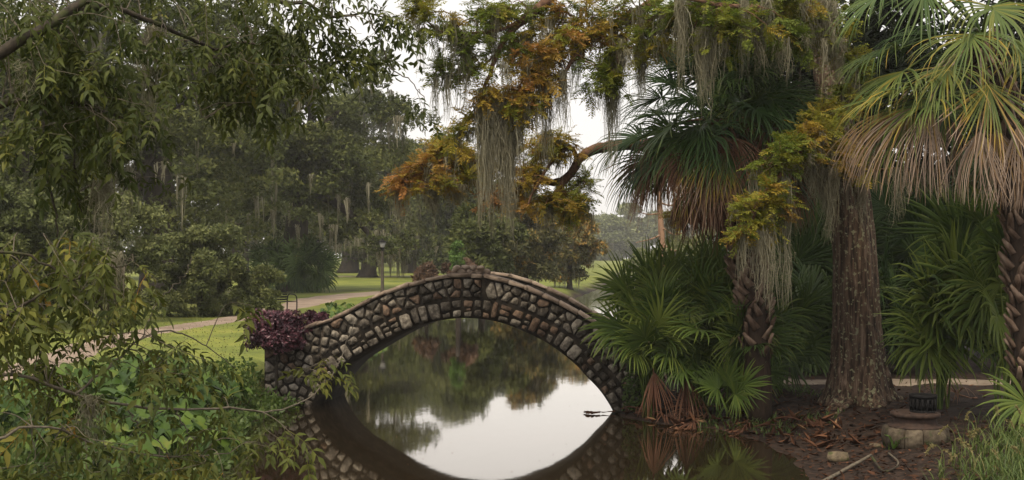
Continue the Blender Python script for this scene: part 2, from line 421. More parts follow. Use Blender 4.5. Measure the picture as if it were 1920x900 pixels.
def height(x, y):
    x = np.asarray(x, float); y = np.asarray(y, float)
    d = shore_dist(x, y)
    right = (x > PX(905, np.maximum(y, 1))) & (y < 60)
    H = np.where(right, 0.42, 0.5); W = np.where(right, 3.2, 1.7)
    s = np.clip(d / W, 0, 1); s = s * s * (3 - 2 * s) * 0.75 + s * 0.25
    z = H * s
    bump = (np.sin(x * 2.3 + 1) * np.cos(y * 1.9) + np.sin(x * 5.1 + y * 3.7) * 0.5 + np.sin(x * 9.7 - y * 8.3) * 0.25)
    z = z + np.where(right, 0.022, 0.012) * bump * np.clip(d * 2, 0, 1) * np.where(y < 45, 1, 0.4)
    for ue in (-4.6, 4.2):
        e = BO + BU * ue + BV * BW / 2
        z = z + 0.42 * np.exp(-((x - e[0]) ** 2 + (y - e[1]) ** 2) / 1.1 ** 2) * (d > 0)
    return np.where(d > 0, z, np.maximum(d * 0.45, -0.9))

def hz_(x, y):
    return float(height(np.array([x]), np.array([y]))[0])

def graded(lo, a, b, hi, step, grow=1.22):
    c = list(np.arange(a, b, step))
    s = step; v = a
    left = []
    while v > lo:
        s *= grow; v -= s; left.append(v)
    s = step; v = c[-1]; rt = []
    while v < hi:
        s *= grow; v += s; rt.append(v)
    return np.array(left[::-1] + c + rt)

gx = graded(-330, -11, 12, 330, 0.19, 1.13)
gy = graded(-50, 9, 31, 520, 0.19, 1.10)
X, Y = np.meshgrid(gx, gy)
Z = height(X, Y)
dirt = np.clip((X - PX(1000, np.maximum(Y, 5))) / 0.6, 0, 1) * np.clip((60 - Y) / 10, 0, 1)
dirt = np.maximum(dirt, np.clip((1.2 - shore_dist(X, Y)) / 0.6, 0, 1))
dirt = np.maximum(dirt, 0.55 * np.clip((12 - np.hypot((X + 30) / 2.4, (Y - 55))) / 8, 0, 1))
dirt = np.maximum(dirt, 0.75 * np.exp(-(((X + 16.5) / 5.5) ** 2 + ((Y - 77) / 5) ** 2)))
nx, ny = len(gx), len(gy)
ii = (np.arange(ny - 1)[:, None] * nx + np.arange(nx - 1)[None]).ravel()
gf = np.stack([ii, ii + 1, ii + nx + 1, ii + nx], -1)
g_o = link('ground', new_mesh('ground', np.stack([X, Y, Z], -1).reshape(-1, 3), gf, M['ground'], None, True, {'dirt': dirt.ravel()}))
tag(g_o, kind='structure')

xs = np.linspace(-60, 80, 29); ys = np.linspace(-40, 190, 47)
X, Y = np.meshgrid(xs, ys)
ii = (np.arange(46)[:, None] * 29 + np.arange(28)[None]).ravel()
wo_ = link('water', new_mesh('water', np.stack([X, Y, 0 * X], -1).reshape(-1, 3), np.stack([ii, ii + 1, ii + 30, ii + 29], -1), M['water']))
tag(wo_, kind='structure')

def strip(name, pts, widths, mat, lift=0.02, thick=0.06):
    c = spline(pts, 90); wd = np.interp(np.linspace(0, 1, 90), np.linspace(0, 1, len(widths)), widths)
    t = unit(np.gradient(c, axis=0)); nn = np.stack([-t[:, 1], t[:, 0]], -1)
    k = 7
    o = np.linspace(-0.5, 0.5, k)
    jit = 1 + 0.10 * np.sin(np.arange(90) * 1.3) + 0.06 * np.sin(np.arange(90) * 3.1)
    xy = c[:, None] + nn[:, None] * (o[None, :, None] * (wd * jit)[:, None, None])
    z = height(xy[..., 0], xy[..., 1]) + lift
    z[:, 0] -= thick; z[:, -1] -= thick
    V = np.concatenate([xy, z[..., None]], -1).reshape(-1, 3)
    i = (np.arange(89)[:, None] * k + np.arange(k - 1)[None]).ravel()
    o = link(name, new_mesh(name, V, np.stack([i, i + 1, i + k + 1, i + k], -1), mat, None, True))
    return tag(o, kind='structure')

def gp(px, py, z=0.5):
    Yd = (CAMH - z) * F / (py - HZ)
    return (PX(px, Yd), Yd)

strip('path', [gp(-260, 745), gp(20, 700), gp(200, 640), gp(320, 616), gp(440, 598), gp(560, 571), gp(620, 558), gp(730, 548), gp(900, 540)], [1.6, 1.6, 1.7, 1.7, 1.8, 2.6, 3.4, 4, 4], M['dirt_path'])
strip('path.001', [gp(380, 522), gp(560, 519), gp(700, 518), gp(860, 517)], [3, 3, 3, 3], M['dirt_path'])
e = BO + BU * 3.9 + BV * BW / 2
strip('path.002', [tuple(e), (4.4, 23.2), (6.5, 23.3), (9.0, 23.4), (12.5, 23.6), (17, 24)], [1.2, 1.1, 1.0, 1.0, 1.0, 1.0], M['concrete'], lift=0.035, thick=0.09)

# ------------------------------------------------------------------ stone footbridge
def face_uz(px, py):
    k = (px - 960) / F
    D = (BO @ BV) / (k * BV[0] + BV[1])
    r = np.array([k * D, D])
    return (r - BO) @ BU, CAMH - (py - HZ) / F * D

def bw(u, v, z):
    u = np.asarray(u, float); v = np.asarray(v, float); z = np.asarray(z, float)
    u, v, z = np.broadcast_arrays(u, v, z)
    xy = BO + u[..., None] * BU + v[..., None] * BV
    return np.concatenate([xy, z[..., None]], -1)

_in = [(578, 800), (583, 775), (595, 742), (615, 714), (640, 688), (673, 668), (693, 656), (733, 633), (780, 613), (830, 600), (880, 596), (933, 603), (972, 617), (1008, 633), (1043, 654), (1079, 683), (1100, 706), (1125, 732), (1146, 764), (1154, 785), (1158, 805)]
_tp = [(440, 652), (500, 640), (560, 617), (590, 605), (637, 589), (680, 566), (727, 543), (763, 530), (813, 518), (850, 512), (905, 513), (944, 522), (979, 533), (1015, 549), (1050, 565), (1079, 581), (1100, 594), (1150, 622), (1200, 648), (1260, 672)]
inuz = np.array([face_uz(*q) for q in _in]); tpuz = np.array([face_uz(*q) for q in _tp])
ic = spline(inuz, 400)                                 # intrados curve
def smooth1(a, k=9):
    ker = np.ones(k) / k
    return np.convolve(np.pad(a, k // 2, mode='edge'), ker, 'valid')
ic = np.stack([smooth1(ic[:, 0], 15), smooth1(ic[:, 1], 15)], -1)
tcv = spline(tpuz, 300)
tcv = np.stack([smooth1(tcv[:, 0], 15), smooth1(tcv[:, 1], 15)], -1)
UL, UR = face_uz(496, 700)[0], face_uz(1225, 700)[0]
def z_top(u): return np.interp(u, tcv[:, 0], tcv[:, 1])
def z_in(u):
    return np.where((u > ic[0, 0]) & (u < ic[-1, 0]), np.interp(u, ic[:, 0], ic[:, 1]), -0.45)
itan = unit(np.gradient(ic, axis=0)); inrm = np.stack([-itan[:, 1], itan[:, 0]], -1)   # points away from the opening
RING = 0.36

bc = BO + BU * 0 + BV * BW / 2
bridge = thing('stone_footbridge', (bc[0], bc[1], 0), 'humped rubble stone footbridge arching over the brown water', 'bridge')
us = np.unique(np.concatenate([np.linspace(UL, UR, 150), [ic[0, 0] - 1e-3, ic[0, 0] + 1e-3, ic[-1, 0] - 1e-3, ic[-1, 0] + 1e-3]]))
zt = z_top(us) - 0.075; zi = z_in(us); PW = 0.32
zd = np.maximum(zt - 0.5, zi + 0.12)
prof = [(0.0, zi), (0.0, zt), (PW, zt), (PW, zd), (BW - PW, zd), (BW - PW, zt), (BW, zt), (BW, zi)]
V = np.stack([bw(us, v, z) for v, z in prof], 1).reshape(-1, 3)
i = (np.arange(len(us) - 1)[:, None] * 8); j = np.arange(8)[None]; k = (j + 1) % 8
Fq = np.stack([i + j, i + k, i + k + 8, i + j + 8], -1).reshape(-1, 4)
e0 = np.array([[0, 1, 2, 3], [0, 3, 4, 7], [4, 5, 6, 7]]); e1 = e0[:, ::-1] + 8 * (len(us) - 1)
body = part('arch_body', bridge, V, np.vstack([Fq, e0, e1]), M['mortar'])

def clip_poly(poly, nrm, c):
    """keep points with p.nrm <= c"""
    outp = []
    m_ = len(poly)
    for a in range(m_):
        p0, p1 = poly[a], poly[(a + 1) % m_]
        d0, d1 = p0 @ nrm - c, p1 @ nrm - c
        if d0 <= 0: outp.append(p0)
        if (d0 < 0 < d1) or (d1 < 0 < d0):
            outp.append(p0 + (p1 - p0) * (d0 / (d0 - d1)))
    return outp

def poly_area(p):
    x, y = p[:, 0], p[:, 1]
    return 0.5 * abs(np.sum(x * np.roll(y, -1) - np.roll(x, -1) * y))

def add_stone(poly, mat, g, name='stone', v0=0.0, shrink=0.018, cut=0.14, proud=None, parent=None):
    poly = np.asarray(poly, float)
    if len(poly) < 3: return
    a = poly_area(poly)
    if a < 0.004: return
    c = poly.mean(0)
    r = math.sqrt(a / math.pi)
    poly = c + (poly - c) * max(0.55, 1 - shrink / r * 1.25)
    nx_ = np.roll(poly, -1, 0); ln = np.linalg.norm(nx_ - poly, axis=1)
    q = []
    for s_ in range(len(poly)):
        if ln[s_] < 0.035:
            q.append((poly[s_] + nx_[s_]) / 2)
        else:
            q.append(poly[s_] + (nx_[s_] - poly[s_]) * cut); q.append(poly[s_] + (nx_[s_] - poly[s_]) * (1 - cut))
    q = np.array(q); n_ = len(q)
    q = q + g.normal(size=q.shape) * 0.006
    if proud is None: proud = g.uniform(0.035, 0.075)
    tilt = g.normal(size=2) * 0.10
    def ring(sc, d):
        p_ = c + (q - c) * sc
        dep = -(d + (p_ - c) @ tilt * (1 if d > 0 else 0))
        return bw(p_[:, 0], v0 + np.clip(dep, -0.13, 0.05), p_[:, 1])
    rings = [ring(1.02, -0.03), ring(1.0, proud * 0.5), ring(g.uniform(0.72, 0.88, (n_, 1)), proud * 0.95)]
    rings[2] = rings[2] - np.append(BV, 0) * (g.normal(size=(n_, 1)) * 0.011)
    cen = bw(np.array([c[0]]), v0 - proud * 1.02, np.array([c[1]]))
    V = np.vstack(rings + [cen])
    ii_ = np.arange(n_); jj_ = (ii_ + 1) % n_
    Fq_ = np.vstack([np.stack([ii_ + b, jj_ + b, jj_ + b + n_, ii_ + b + n_], -1) for b in (0, n_)])
    Ft = np.stack([ii_ + 2 * n_, jj_ + 2 * n_, np.full(n_, 3 * n_)], -1)
    o = np.array([*bw(c[0], v0, c[1])])
    ob = link(name, new_mesh(name, V - o, [Fq_, Ft], mat, None, False), parent or bridge, tuple(o - origin_of(parent or bridge)))
    return ob

g = np.random.default_rng(11)
PU0, PU1 = face_uz(846, 530)[0], face_uz(906, 530)[0]          # the pier at the crown
# ring of wedge stones round the arch
al = np.concatenate([[0], np.cumsum(np.linalg.norm(np.diff(ic, axis=0), axis=1))])
s = 0.05
while s < al[-1] - 0.12:
    wd = g.choice([0.12, 0.15, 0.17, 0.2, 0.24])
    mid = s + wd / 2
    if np.interp(mid, al, ic[:, 1]) > 0.02:
        ns = g.choice([1, 1, 2, 2, 2, 3])
        cuts = np.concatenate([[0.015], np.sort(np.linspace(0, RING, ns + 1)[1:-1] + g.normal(size=ns - 1) * 0.025), [RING + g.normal() * 0.02]])
        P0 = np.array([np.interp(s, al, ic[:, a]) for a in (0, 1)]); P1 = np.array([np.interp(s + wd, al, ic[:, a]) for a in (0, 1)])
        N0 = unit(np.array([np.interp(s, al, inrm[:, a]) for a in (0, 1)])); N1 = unit(np.array([np.interp(s + wd, al, inrm[:, a]) for a in (0, 1)]))
        for a, b in zip(cuts[:-1], cuts[1:]):
            pl = np.array([P0 + N0 * a, P1 + N1 * a, P1 + N1 * b, P0 + N0 * b])
            pl += g.normal(size=pl.shape) * 0.008
            cx = pl[:, 0].mean()
            red = (PU0 - 0.3 < cx < PU1 + 1.2 and g.random() < 0.45) or g.random() < 0.12
            add_stone(pl, M['red_stone'] if red else M['stone'], g, shrink=0.023, cut=0.14)
    s += wd
# rubble above and beside the ring
seeds = []
tries = 0
def ring_info(p):
    d = ic - p; q = np.argmin((d ** 2).sum(1))
    return q, math.sqrt((d[q] ** 2).sum())
while tries < 9000:
    tries += 1
    u_ = g.uniform(UL + 0.08, UR - 0.08); z_ = g.uniform(-0.1, 2.7)
    p_ = np.array([u_, z_])
    if z_ > z_top(u_) - 0.15: continue
    if abs(u_ - PU1) < 0.05: continue
    q, d_ = ring_info(p_)
    inside = ic[0, 0] < u_ < ic[-1, 0] and z_ < np.interp(u_, ic[:, 0], ic[:, 1])
    if inside or d_ < RING + 0.06: continue
    md = g.choice([0.12, 0.16, 0.20, 0.25])
    if all((p_[0] - t_[0]) ** 2 + (p_[1] - t_[1]) ** 2 > md ** 2 for t_ in seeds):
        seeds.append(p_)
seeds = np.array(seeds)
for a, p_ in enumerate(seeds):
    poly = [p_ + np.array(c_) * 0.34 for c_ in ((-1, -1), (1, -1), (1, 1), (-1, 1))]
    for b, q_ in enumerate(seeds):
        if b == a: continue
        dv = q_ - p_; L_ = np.linalg.norm(dv)
        if L_ < 0.8:
            n_ = dv / L_
            poly = clip_poly(poly, n_, n_ @ (p_ + q_) / 2)
            if len(poly) < 3: break
    if len(poly) < 3: continue
    q, d_ = ring_info(p_)
    if d_ < 0.9:
        n_ = -inrm[q]; poly = clip_poly(poly, n_, n_ @ (ic[q] + inrm[q] * (RING + 0.02)))
    h_ = 0.05; sl_ = (z_top(p_[0] + h_) - z_top(p_[0] - h_)) / (2 * h_)
    n_ = unit(np.array([-sl_, 1.0]))
    if len(poly) > 2: poly = clip_poly(poly, n_, n_ @ np.array([p_[0], z_top(p_[0]) - 0.085]))
    if len(poly) > 2: poly = clip_poly(poly, np.array([-1.0, 0]), -UL)
    if len(poly) > 2: poly = clip_poly(poly, np.array([1.0, 0]), UR)
    if len(poly) > 2: poly = clip_poly(poly, np.array([0, -1.0]), 0.15)
    if len(poly) > 2:
        if p_[0] < PU1: poly = clip_poly(poly, np.array([1.0, 0]), PU1 - 0.02)
        else: poly = clip_poly(poly, np.array([-1.0, 0]), -PU1 - 0.02)
    if len(poly) > 2:
        pier_ = PU0 < p_[0] < PU1
        add_stone(poly, M['red_stone'] if g.random() < (0.4 if pier_ else 0.1) else M['stone'], g, shrink=0.021, v0=-0.03 if pier_ else 0.0)
zt0 = float(z_top((PU0 + PU1) / 2))

def lump(c, r, g, n=1.0):
    """an uneven rounded stone from a subdivided octahedron"""
    a = np.array([[1, 0, 0], [-1, 0, 0], [0, 1, 0], [0, -1, 0], [0, 0, 1], [0, 0, -1]], float)
    f = [(0, 2, 4), (2, 1, 4), (1, 3, 4), (3, 0, 4), (2, 0, 5), (1, 2, 5), (3, 1, 5), (0, 3, 5)]
    V = list(a); cache = {}; out_ = []
    def md(i_, j_):
        k_ = (min(i_, j_), max(i_, j_))
        if k_ not in cache:
            V.append(unit(V[i_] + V[j_])); cache[k_] = len(V) - 1
        return cache[k_]
    for i_, j_, k_ in f:
        x, y, z = md(i_, j_), md(j_, k_), md(k_, i_)
        out_ += [(i_, x, z), (x, j_, y), (z, y, k_), (x, y, z)]
    V = np.array(V) * (1 + 0.14 * n * g.normal(size=(len(V), 1)))
    V = np.sign(V) * np.abs(V) ** 0.8
    return V * np.asarray(r) + np.asarray(c), np.array(out_)

def coping(v0, v1, us_, nm, g):
    u = us_[0]
    while u < us_[1]:
        L_ = g.uniform(0.22, 0.5); u2 = min(u + L_, us_[1] + 0.1)
        th = g.uniform(0.05, 0.07)
        uu = np.array([u + 0.006, u2 - 0.006]); zz = z_top(uu) + g.normal() * 0.008
        a0, a1 = v0 + g.normal() * 0.012, v1 + g.normal() * 0.012
        inset = 0.014
        V = []
        for zo, ins in ((-th - 0.006, 0.0), (-0.018, 0.0), (0.0, inset)):
            for vv in (a0 + ins, a1 - ins):
                for ku in (0, 1):
                    V.append((uu[ku] + (ins if ku == 0 else -ins), vv, zz[ku] + zo))
        V = np.array(V); V[:, 0] += g.normal(size=len(V)) * 0.006; V[:, 1] += g.normal(size=len(V)) * 0.008; V[:, 2] += g.normal(size=len(V)) * 0.005
        ff = [[0, 2, 3, 1], [8, 9, 11, 10]]
        for b in (0, 4):
            ff += [[b, b + 1, b + 5, b + 4], [b + 3, b + 2, b + 6, b + 7], [b + 2, b, b + 4, b + 6], [b + 1, b + 3, b + 7, b + 5]]
        part(nm, bridge, bw(V[:, 0], V[:, 1], V[:, 2]), np.array(ff), M['coping'])
        u = u2
coping(-0.085, PW + 0.03, (UL + 0.02, PU1 - 0.12), 'coping_stone', g)
coping(-0.085, PW + 0.03, (PU1 + 0.02, UR - 0.05), 'coping_stone', g)
coping(BW - PW - 0.03, BW + 0.06, (UL + 0.02, UR - 0.05), 'coping_stone', g)
for a in range(9):                                             # rough lumps heaped on the pier
    uu = PU0 + 0.04 + (PU1 - PU0 + 0.1) * (a % 5) / 4.6; hgt = 0.02 + (0.075 if a >= 5 else 0)
    if a >= 5: uu += 0.06
    c_ = bw(np.array([uu]), np.array([g.uniform(0.0, 0.2)]), np.array([zt0 + hgt]))[0]
    V, f = lump(c_, (g.uniform(0.07, 0.11), 0.1, g.uniform(0.045, 0.065)), g)
    part('cap_stone', bridge, V, f, M['coping'], smooth=True)

# ------------------------------------------------------------------ plant builders
def tuft_template(g, n=4, ln=0.62, wd=0.26, spread=1.0, tri=False):
    Vs, Fs = [], []
    for a in range(n):
        d = unit(np.array([0.55, 0, 0]) + g.normal(size=3) * np.array([0.55, 0.6, 0.35]) * spread)
        Mx = frames(d[None], np.array([[0, 0, 1.0]]) + g.normal(size=(1, 3)) * 0.5)[0]
        base = g.normal(size=3) * 0.16 * spread
        l_ = ln * g.uniform(0.75, 1.2)
        if tri:
            Vs.append(np.array([[0.1 * l_, wd * 0.62, 0.03], [0, -wd * 0.5, -0.03], [l_ * 1.05, 0.05, 0]]) @ Mx.T + base); Fs.append([3 * a, 3 * a + 1, 3 * a + 2])
            continue
        t = np.array([[0, 0, 0], [0.45 * l_, wd * 0.5, 0.05], [l_, 0, 0], [0.45 * l_, -wd * 0.5, 0.05]])
        Fs += [[4 * a, 4 * a + 3, 4 * a + 2], [4 * a, 4 * a + 2, 4 * a + 1]]
        Vs.append(t @ Mx.T + base)
    return np.vstack(Vs), np.array(Fs)

def crown_geo(g, centers, radii, n, size, flat=0.75, tmin=0.15, tmax=0.7, n_leaf=4, low=-0.5, wd=0.26, ln=0.62, tri=False):
    """leaf tufts spread through the shells of many uneven lobes"""
    centers = np.asarray(centers, float); radii = np.asarray(radii, float)
    pr = radii ** 2 / np.sum(radii ** 2)
    which = g.choice(len(radii), size=n, p=pr)
    d = unit(g.normal(size=(n, 3)))
    d[:, 2] = np.where(d[:, 2] < low, -d[:, 2], d[:, 2])
    lob = 1 + 0.22 * np.sin(d[:, 0] * 5 + which) * np.cos(d[:, 1] * 6 + which * 2) + 0.12 * np.sin(d[:, 2] * 9 + which * 3)
    r = radii[which] * lob * (0.55 + 0.5 * g.random(n) ** 0.6)
    pos = centers[which] + d * r[:, None] * np.array([1, 1, flat])
    dr = unit(d * 0.45 + g.normal(size=(n, 3)) * 0.7 + np.array([0, 0, -0.25]))
    hint = d + np.array([0, 0, 0.35]) + g.normal(size=(n, 3)) * 0.45
    lt = g.uniform(-0.28, 0.28, size=len(radii))
    tint = np.clip(g.uniform(tmin, tmax, n) + lt[which], 0, 1)
    out_ = []
    for v in range(3):
        s_ = np.arange(v, n, 3)
        tV, tF = tuft_template(g, n_leaf, wd=wd, ln=ln, tri=tri)
        out_.append(scatter(tV, tF, pos[s_], frames(dr[s_], hint[s_], g), size * g.uniform(0.7, 1.3, len(s_)), tint[s_]))
    return merge(out_)

def moss_geo(g, tops, lengths, widths, n, sw=0.009, wig=1.0, K=8, fuzz=4, fl=0.05):
    """hanging strands in tapering bundles; one row per clump"""
    VV, FF, TT, off = [], [], [], 0
    for top, ln, wd in zip(np.asarray(tops, float), lengths, widths):
        N = max(4, int(n * wd / 0.25))
        nb = max(1, int(wd / 0.15))
        bcx = g.uniform(-0.5, 0.5, size=(nb, 2)) * wd * np.array([1, 0.5]); bl = g.uniform(0.45, 1.0, nb); bl[g.integers(nb)] = 1.0
        b = g.integers(nb, size=N)
        st = bcx[b] + g.normal(size=(N, 2)) * min(wd * 0.22, 0.07)
        en = bcx[b] * 0.7 + g.normal(size=(N, 2)) * 0.018
        L = ln * bl[b] * (0.18 + 0.82 * g.random(N) ** 1.1)
        s_ = np.linspace(0, 1, K)[None, :, None]
        en = en + g.normal(size=en.shape) * 0.10 * wd * (1 - L / ln)[:, None]
        xy = st[:, None] * (1 - s_) + en[:, None] * s_
        xy = xy + np.cumsum(g.normal(size=(N, K, 2)) * 0.009 * wig, axis=1)
        ph = g.uniform(0, 6.28, size=(nb, 2)); xy = xy + (0.05 * wd + 0.008) * np.sin(s_ * g.uniform(2, 6) + ph[b][:, None]) * s_
        z0 = -np.abs(g.normal(size=N)) * 0.06 * ln
        z = z0[:, None] - L[:, None] * s_[..., 0]
        pts = np.concatenate([top[:2] + xy, top[2] + z[..., None]], -1)
        az = g.uniform(0, np.pi, N)
        lat = np.stack([np.cos(az), np.sin(az), 0 * az], -1)
        hw = sw * g.uniform(0.6, 1.4, N)[:, None] * (1 - 0.75 * s_[..., 0])
        A = pts + lat[:, None] * hw[..., None]; B = pts - lat[:, None] * hw[..., None]
        V = np.stack([A, B], 2).reshape(-1, 3)
        i_ = (np.arange(N)[:, None] * (2 * K) + np.arange(K - 1)[None] * 2).ravel()
        Fq = np.stack([i_, i_ + 1, i_ + 3, i_ + 2], -1)
        t = np.repeat(g.uniform(0.1, 0.9, N), 2 * K)
        VV.append(V); FF.append(Fq + off); TT.append(t); off += len(V)
        if fuzz:
            m_ = N * fuzz
            a_ = g.integers(N, size=m_); k_ = g.integers(0, K - 1, size=m_)
            p0 = pts[a_, k_]
            dd = unit(g.normal(size=(m_, 3)) * np.array([1, 1, 0.5]) + np.array([0, 0, -0.6]))
            p1 = p0 + dd * fl * g.uniform(0.5, 1.5, (m_, 1)); side = unit(np.cross(dd, g.normal(size=(m_, 3)))) * sw * 0.5
            V = np.stack([p0 + side, p0 - side, p1 - side * 0.4, p1 + side * 0.4], 1).reshape(-1, 3)
            q = np.arange(m_) * 4
            VV.append(V); FF.append(np.stack([q, q + 1, q + 2, q + 3], -1) + off); TT.append(np.repeat(g.uniform(0.2, 1, m_), 4)); off += len(V)
    return np.concatenate(VV), np.concatenate(FF), np.concatenate(TT)

def tree(name, label, group, seed, base, cc, cr, nlobes, ntufts, size, mat, trunk_r, moss=0, bark='oak_bark', lobe=0.26, inner=0.5, limbs=7, lowcut=-0.7, mossl=(1.0, 3.0), cat='tree', n_leaf=4, tmin=0.15, tmax=0.7, mossw=1.0, lean=0.0, msw=0.03, fork=None, skirt=0, xmoss=()):
    g = np.random.default_rng(seed)
    base = np.array([base[0], base[1], hz_(base[0], base[1]) - 0.1]); cc = np.asarray(cc, float); cr = np.asarray(cr, float)
    root = thing(name, base, label, cat, group)
    d = unit(g.normal(size=(nlobes * 3, 3)))
    d = d[d[:, 2] > lowcut][:nlobes]
    C = cc + cr * d * g.uniform(inner, 1.0, (len(d), 1))
    rad = lobe * cr.mean() * g.uniform(0.65, 1.35, len(d))
    if skirt:
        a_ = g.uniform(0, 2 * np.pi, skirt)
        C = np.vstack([C, cc + cr * np.stack([np.cos(a_) * g.uniform(0.5, 1, skirt), np.sin(a_) * g.uniform(0.5, 1, skirt), g.uniform(-1.0, -0.45, skirt)], -1)])
        rad = np.concatenate([rad, lobe * 0.62 * cr.mean() * g.uniform(0.7, 1.3, skirt)])
    fk = cc[2] - 0.45 * cr[2] if fork is None else fork
    top = np.array([base[0] + (cc[0] - base[0]) * 0.4 + lean, base[1] + (cc[1] - base[1]) * 0.4, fk])
    tp = spline([base, base * 0.6 + top * 0.4 + np.array([g.normal() * 0.2, 0, 0]) * trunk_r, top], 9)
    rr = trunk_r * np.array([1.55, 1.15, 1.0, 0.95, 0.92, 0.9, 0.88, 0.85, 0.8])
    part('trunk', root, *tube(tp, rr, 12, 0.05, g), M[bark], smooth=True)
    o = np.argsort(g.random(len(C)))[:limbs]
    for q in o:
        mid = top * 0.5 + C[q] * 0.5 + np.array([g.normal() * 0.1 * cr[0], g.normal() * 0.1 * cr[1], 0.06 * cr[2]])
        pts = spline([top - np.array([0, 0, trunk_r * 0.6]), top * 0.8 + mid * 0.2 + np.array([0, 0, 0.3]), mid, C[q]], 10)
        part('branch', root, *tube(pts, np.linspace(0.55, 0.12, 10) * trunk_r, 7, 0.05, g), M[bark], smooth=True)
    far_ = base[1] > 50
    V, f, t = crown_geo(g, C, rad, int(ntufts * (1.3 if far_ else 1)), size, n_leaf=n_leaf, tmin=tmin, tmax=tmax, tri=far_, wd=0.32 if far_ else 0.28)
    part('crown', root, V, f, M[mat], tint=t)
    if moss:
        q = g.choice(len(C), size=moss)
        a = g.uniform(0, 2 * np.pi, moss)
        tops = C[q] + np.stack([np.cos(a), np.sin(a), 0 * a], -1) * (rad[q] * g.uniform(0.2, 0.95, moss))[:, None] - np.array([0, 0, 1.0]) * (rad[q] * g.uniform(-0.2, 0.5, moss))[:, None]
        ml, mw = g.uniform(*mossl, moss), g.uniform(0.25, 0.8, moss) * mossw
        for px_, y0_, y1_, w_, D_ in xmoss:
            tops = np.vstack([tops, P(px_, y0_, D_)]); ml = np.append(ml, (y1_ - y0_) / F * D_); mw = np.append(mw, w_ / F * D_)
        V, f, t = moss_geo(g, tops, ml, mw, 9, sw=msw, K=5, fuzz=1, fl=0.22)
        part('hanging_moss', root, V, f, M['moss'], tint=t, kind='stuff')
    return root

# ------------------------------------------------------------------ trees across the lawn and along the far water
def at(px, D): return (PX(px, D), D)
def zc(py, D): return CAMH - (py - HZ) / F * D

OAKS = 'oaks across the lawn'
def oak(px, D, label, seed, cpx, cy_top, cy_bot, cw, **k):
    top, bot = zc(cy_top, D), zc(cy_bot, D)
    cc = (PX(cpx, D), D, (top + bot) / 2); cr = (cw / F * D, cw / F * D * 0.8, (top - bot) / 2)
    kw = dict(name='oak_tree', label=label, group=OAKS, seed=seed, base=at(px, D), cc=cc, cr=cr, nlobes=70, ntufts=15000, size=0.46, mat='oak_leaf', trunk_r=0.75, moss=55, msw=0.03, inner=0.3, lowcut=-0.97, skirt=26, n_leaf=3)
    kw.update(k)
    return tree(**kw)
oak(552, 79, 'tall moss-hung live oak behind the dark palmetto on the lawn', 21, 575, 60, 470, 215, ntufts=22000, nlobes=95, moss=70, trunk_r=0.9, lobe=0.2, skirt=22, mossl=(1, 2.6), xmoss=[(512, 335, 440, 16, 70), (490, 365, 455, 26, 70.5), (424, 388, 458, 7, 70), (582, 325, 378, 12, 71), (742, 215, 280, 26, 74), (470, 400, 450, 14, 70), (560, 420, 470, 14, 70), (600, 400, 470, 16, 72), (625, 420, 480, 14, 72), (500, 240, 290, 10, 70), (655, 370, 430, 12, 73), (690, 340, 400, 12, 73), (540, 380, 430, 10, 70)])
oak(292, 62, 'huge dark live oak with black trunk behind the grey-green bushes', 22, 300, -140, 440, 260, ntufts=17500, nlobes=95, moss=50, trunk_r=0.9, size=0.36, lobe=0.2)
oak(40, 58, 'live oak at the left edge behind the overhanging leafy branches', 23, 10, -160, 430, 240, ntufts=12000, moss=30, size=0.4)
oak(690, 122, 'live oak with dark trunk right behind the tall lamp post', 24, 735, 255, 492, 115, ntufts=12000, trunk_r=0.85, moss=60, mossl=(2, 5), size=0.56, skirt=34, xmoss=[(625 + q * 17, 425 + (q * 37) % 30, 480 + (q * 23) % 20, 12 + (q * 7) % 9, 112) for q in range(13)])
oak(655, 150, 'distant live oak with its trunk just left of the lamp post', 25, 640, 150, 492, 130, ntufts=11000, trunk_r=1.1, moss=60, mossl=(2, 5), size=0.62)
oak(775, 150, 'distant live oak with moss curtain right of the lamp post', 26, 805, 215, 492, 90, ntufts=9000, trunk_r=1.0, moss=50, mossl=(2, 5), size=0.6)
oak(450, 120, 'live oak in shade at the back between the two big trunks', 27, 430, 120, 495, 160, ntufts=8500, trunk_r=0.9, moss=50, size=0.6)
oak(180, 110, 'live oak far back on the left beyond the path', 28, 170, 100, 495, 180, ntufts=6000, trunk_r=0.9, moss=20, size=0.65)

MID = 'trees on the far bank behind the bridge'
def mid(px, D, label, seed, y_top, y_bot, wpx, **k):
    top, bot = zc(y_top, D), zc(y_bot, D)
    kw = dict(name='waterside_tree', label=label, group=MID, seed=seed, base=at(px, D), cc=(PX(px, D), D, (top + bot) / 2), cr=(wpx / F * D, wpx / F * D, (top - bot) / 2), nlobes=45, ntufts=7000, size=0.4, mat='mid_leaf', trunk_r=0.2, moss=20, lobe=0.28, mossl=(0.5, 1.6), msw=0.022, limbs=5, inner=0.35, lowcut=-0.95, n_leaf=3)
    kw.update(k)
    return tree(**kw)
mid(905, 66, 'dark leafy tree behind the crown of the stone bridge', 31, 380, 545, 60, mat='oak_leaf')
mid(985, 72, 'olive tree hung with moss on the bank behind the bridge', 32, 375, 545, 62, tmax=0.8)
mid(1068, 86, 'moss-draped yellowing tree leaning over the misty water', 33, 385, 535, 66, moss=60, tmax=1.0, tmin=0.3)
mid(850, 112, 'tall hazy grey-green tree behind the orange branch', 34, 275, 520, 75, ntufts=8000, size=0.55, trunk_r=0.5, mat='oak_leaf')
mid(960, 118, 'hazy tree filling the gap behind the olive tree', 35, 345, 520, 80, ntufts=8000, size=0.55, trunk_r=0.5, mat='oak_leaf')
mid(1030, 135, 'pale hazy tree behind the yellowing waterside tree', 36, 365, 515, 70, ntufts=7000, size=0.6, trunk_r=0.5)
FAR = 'misty trees at the far end of the water'
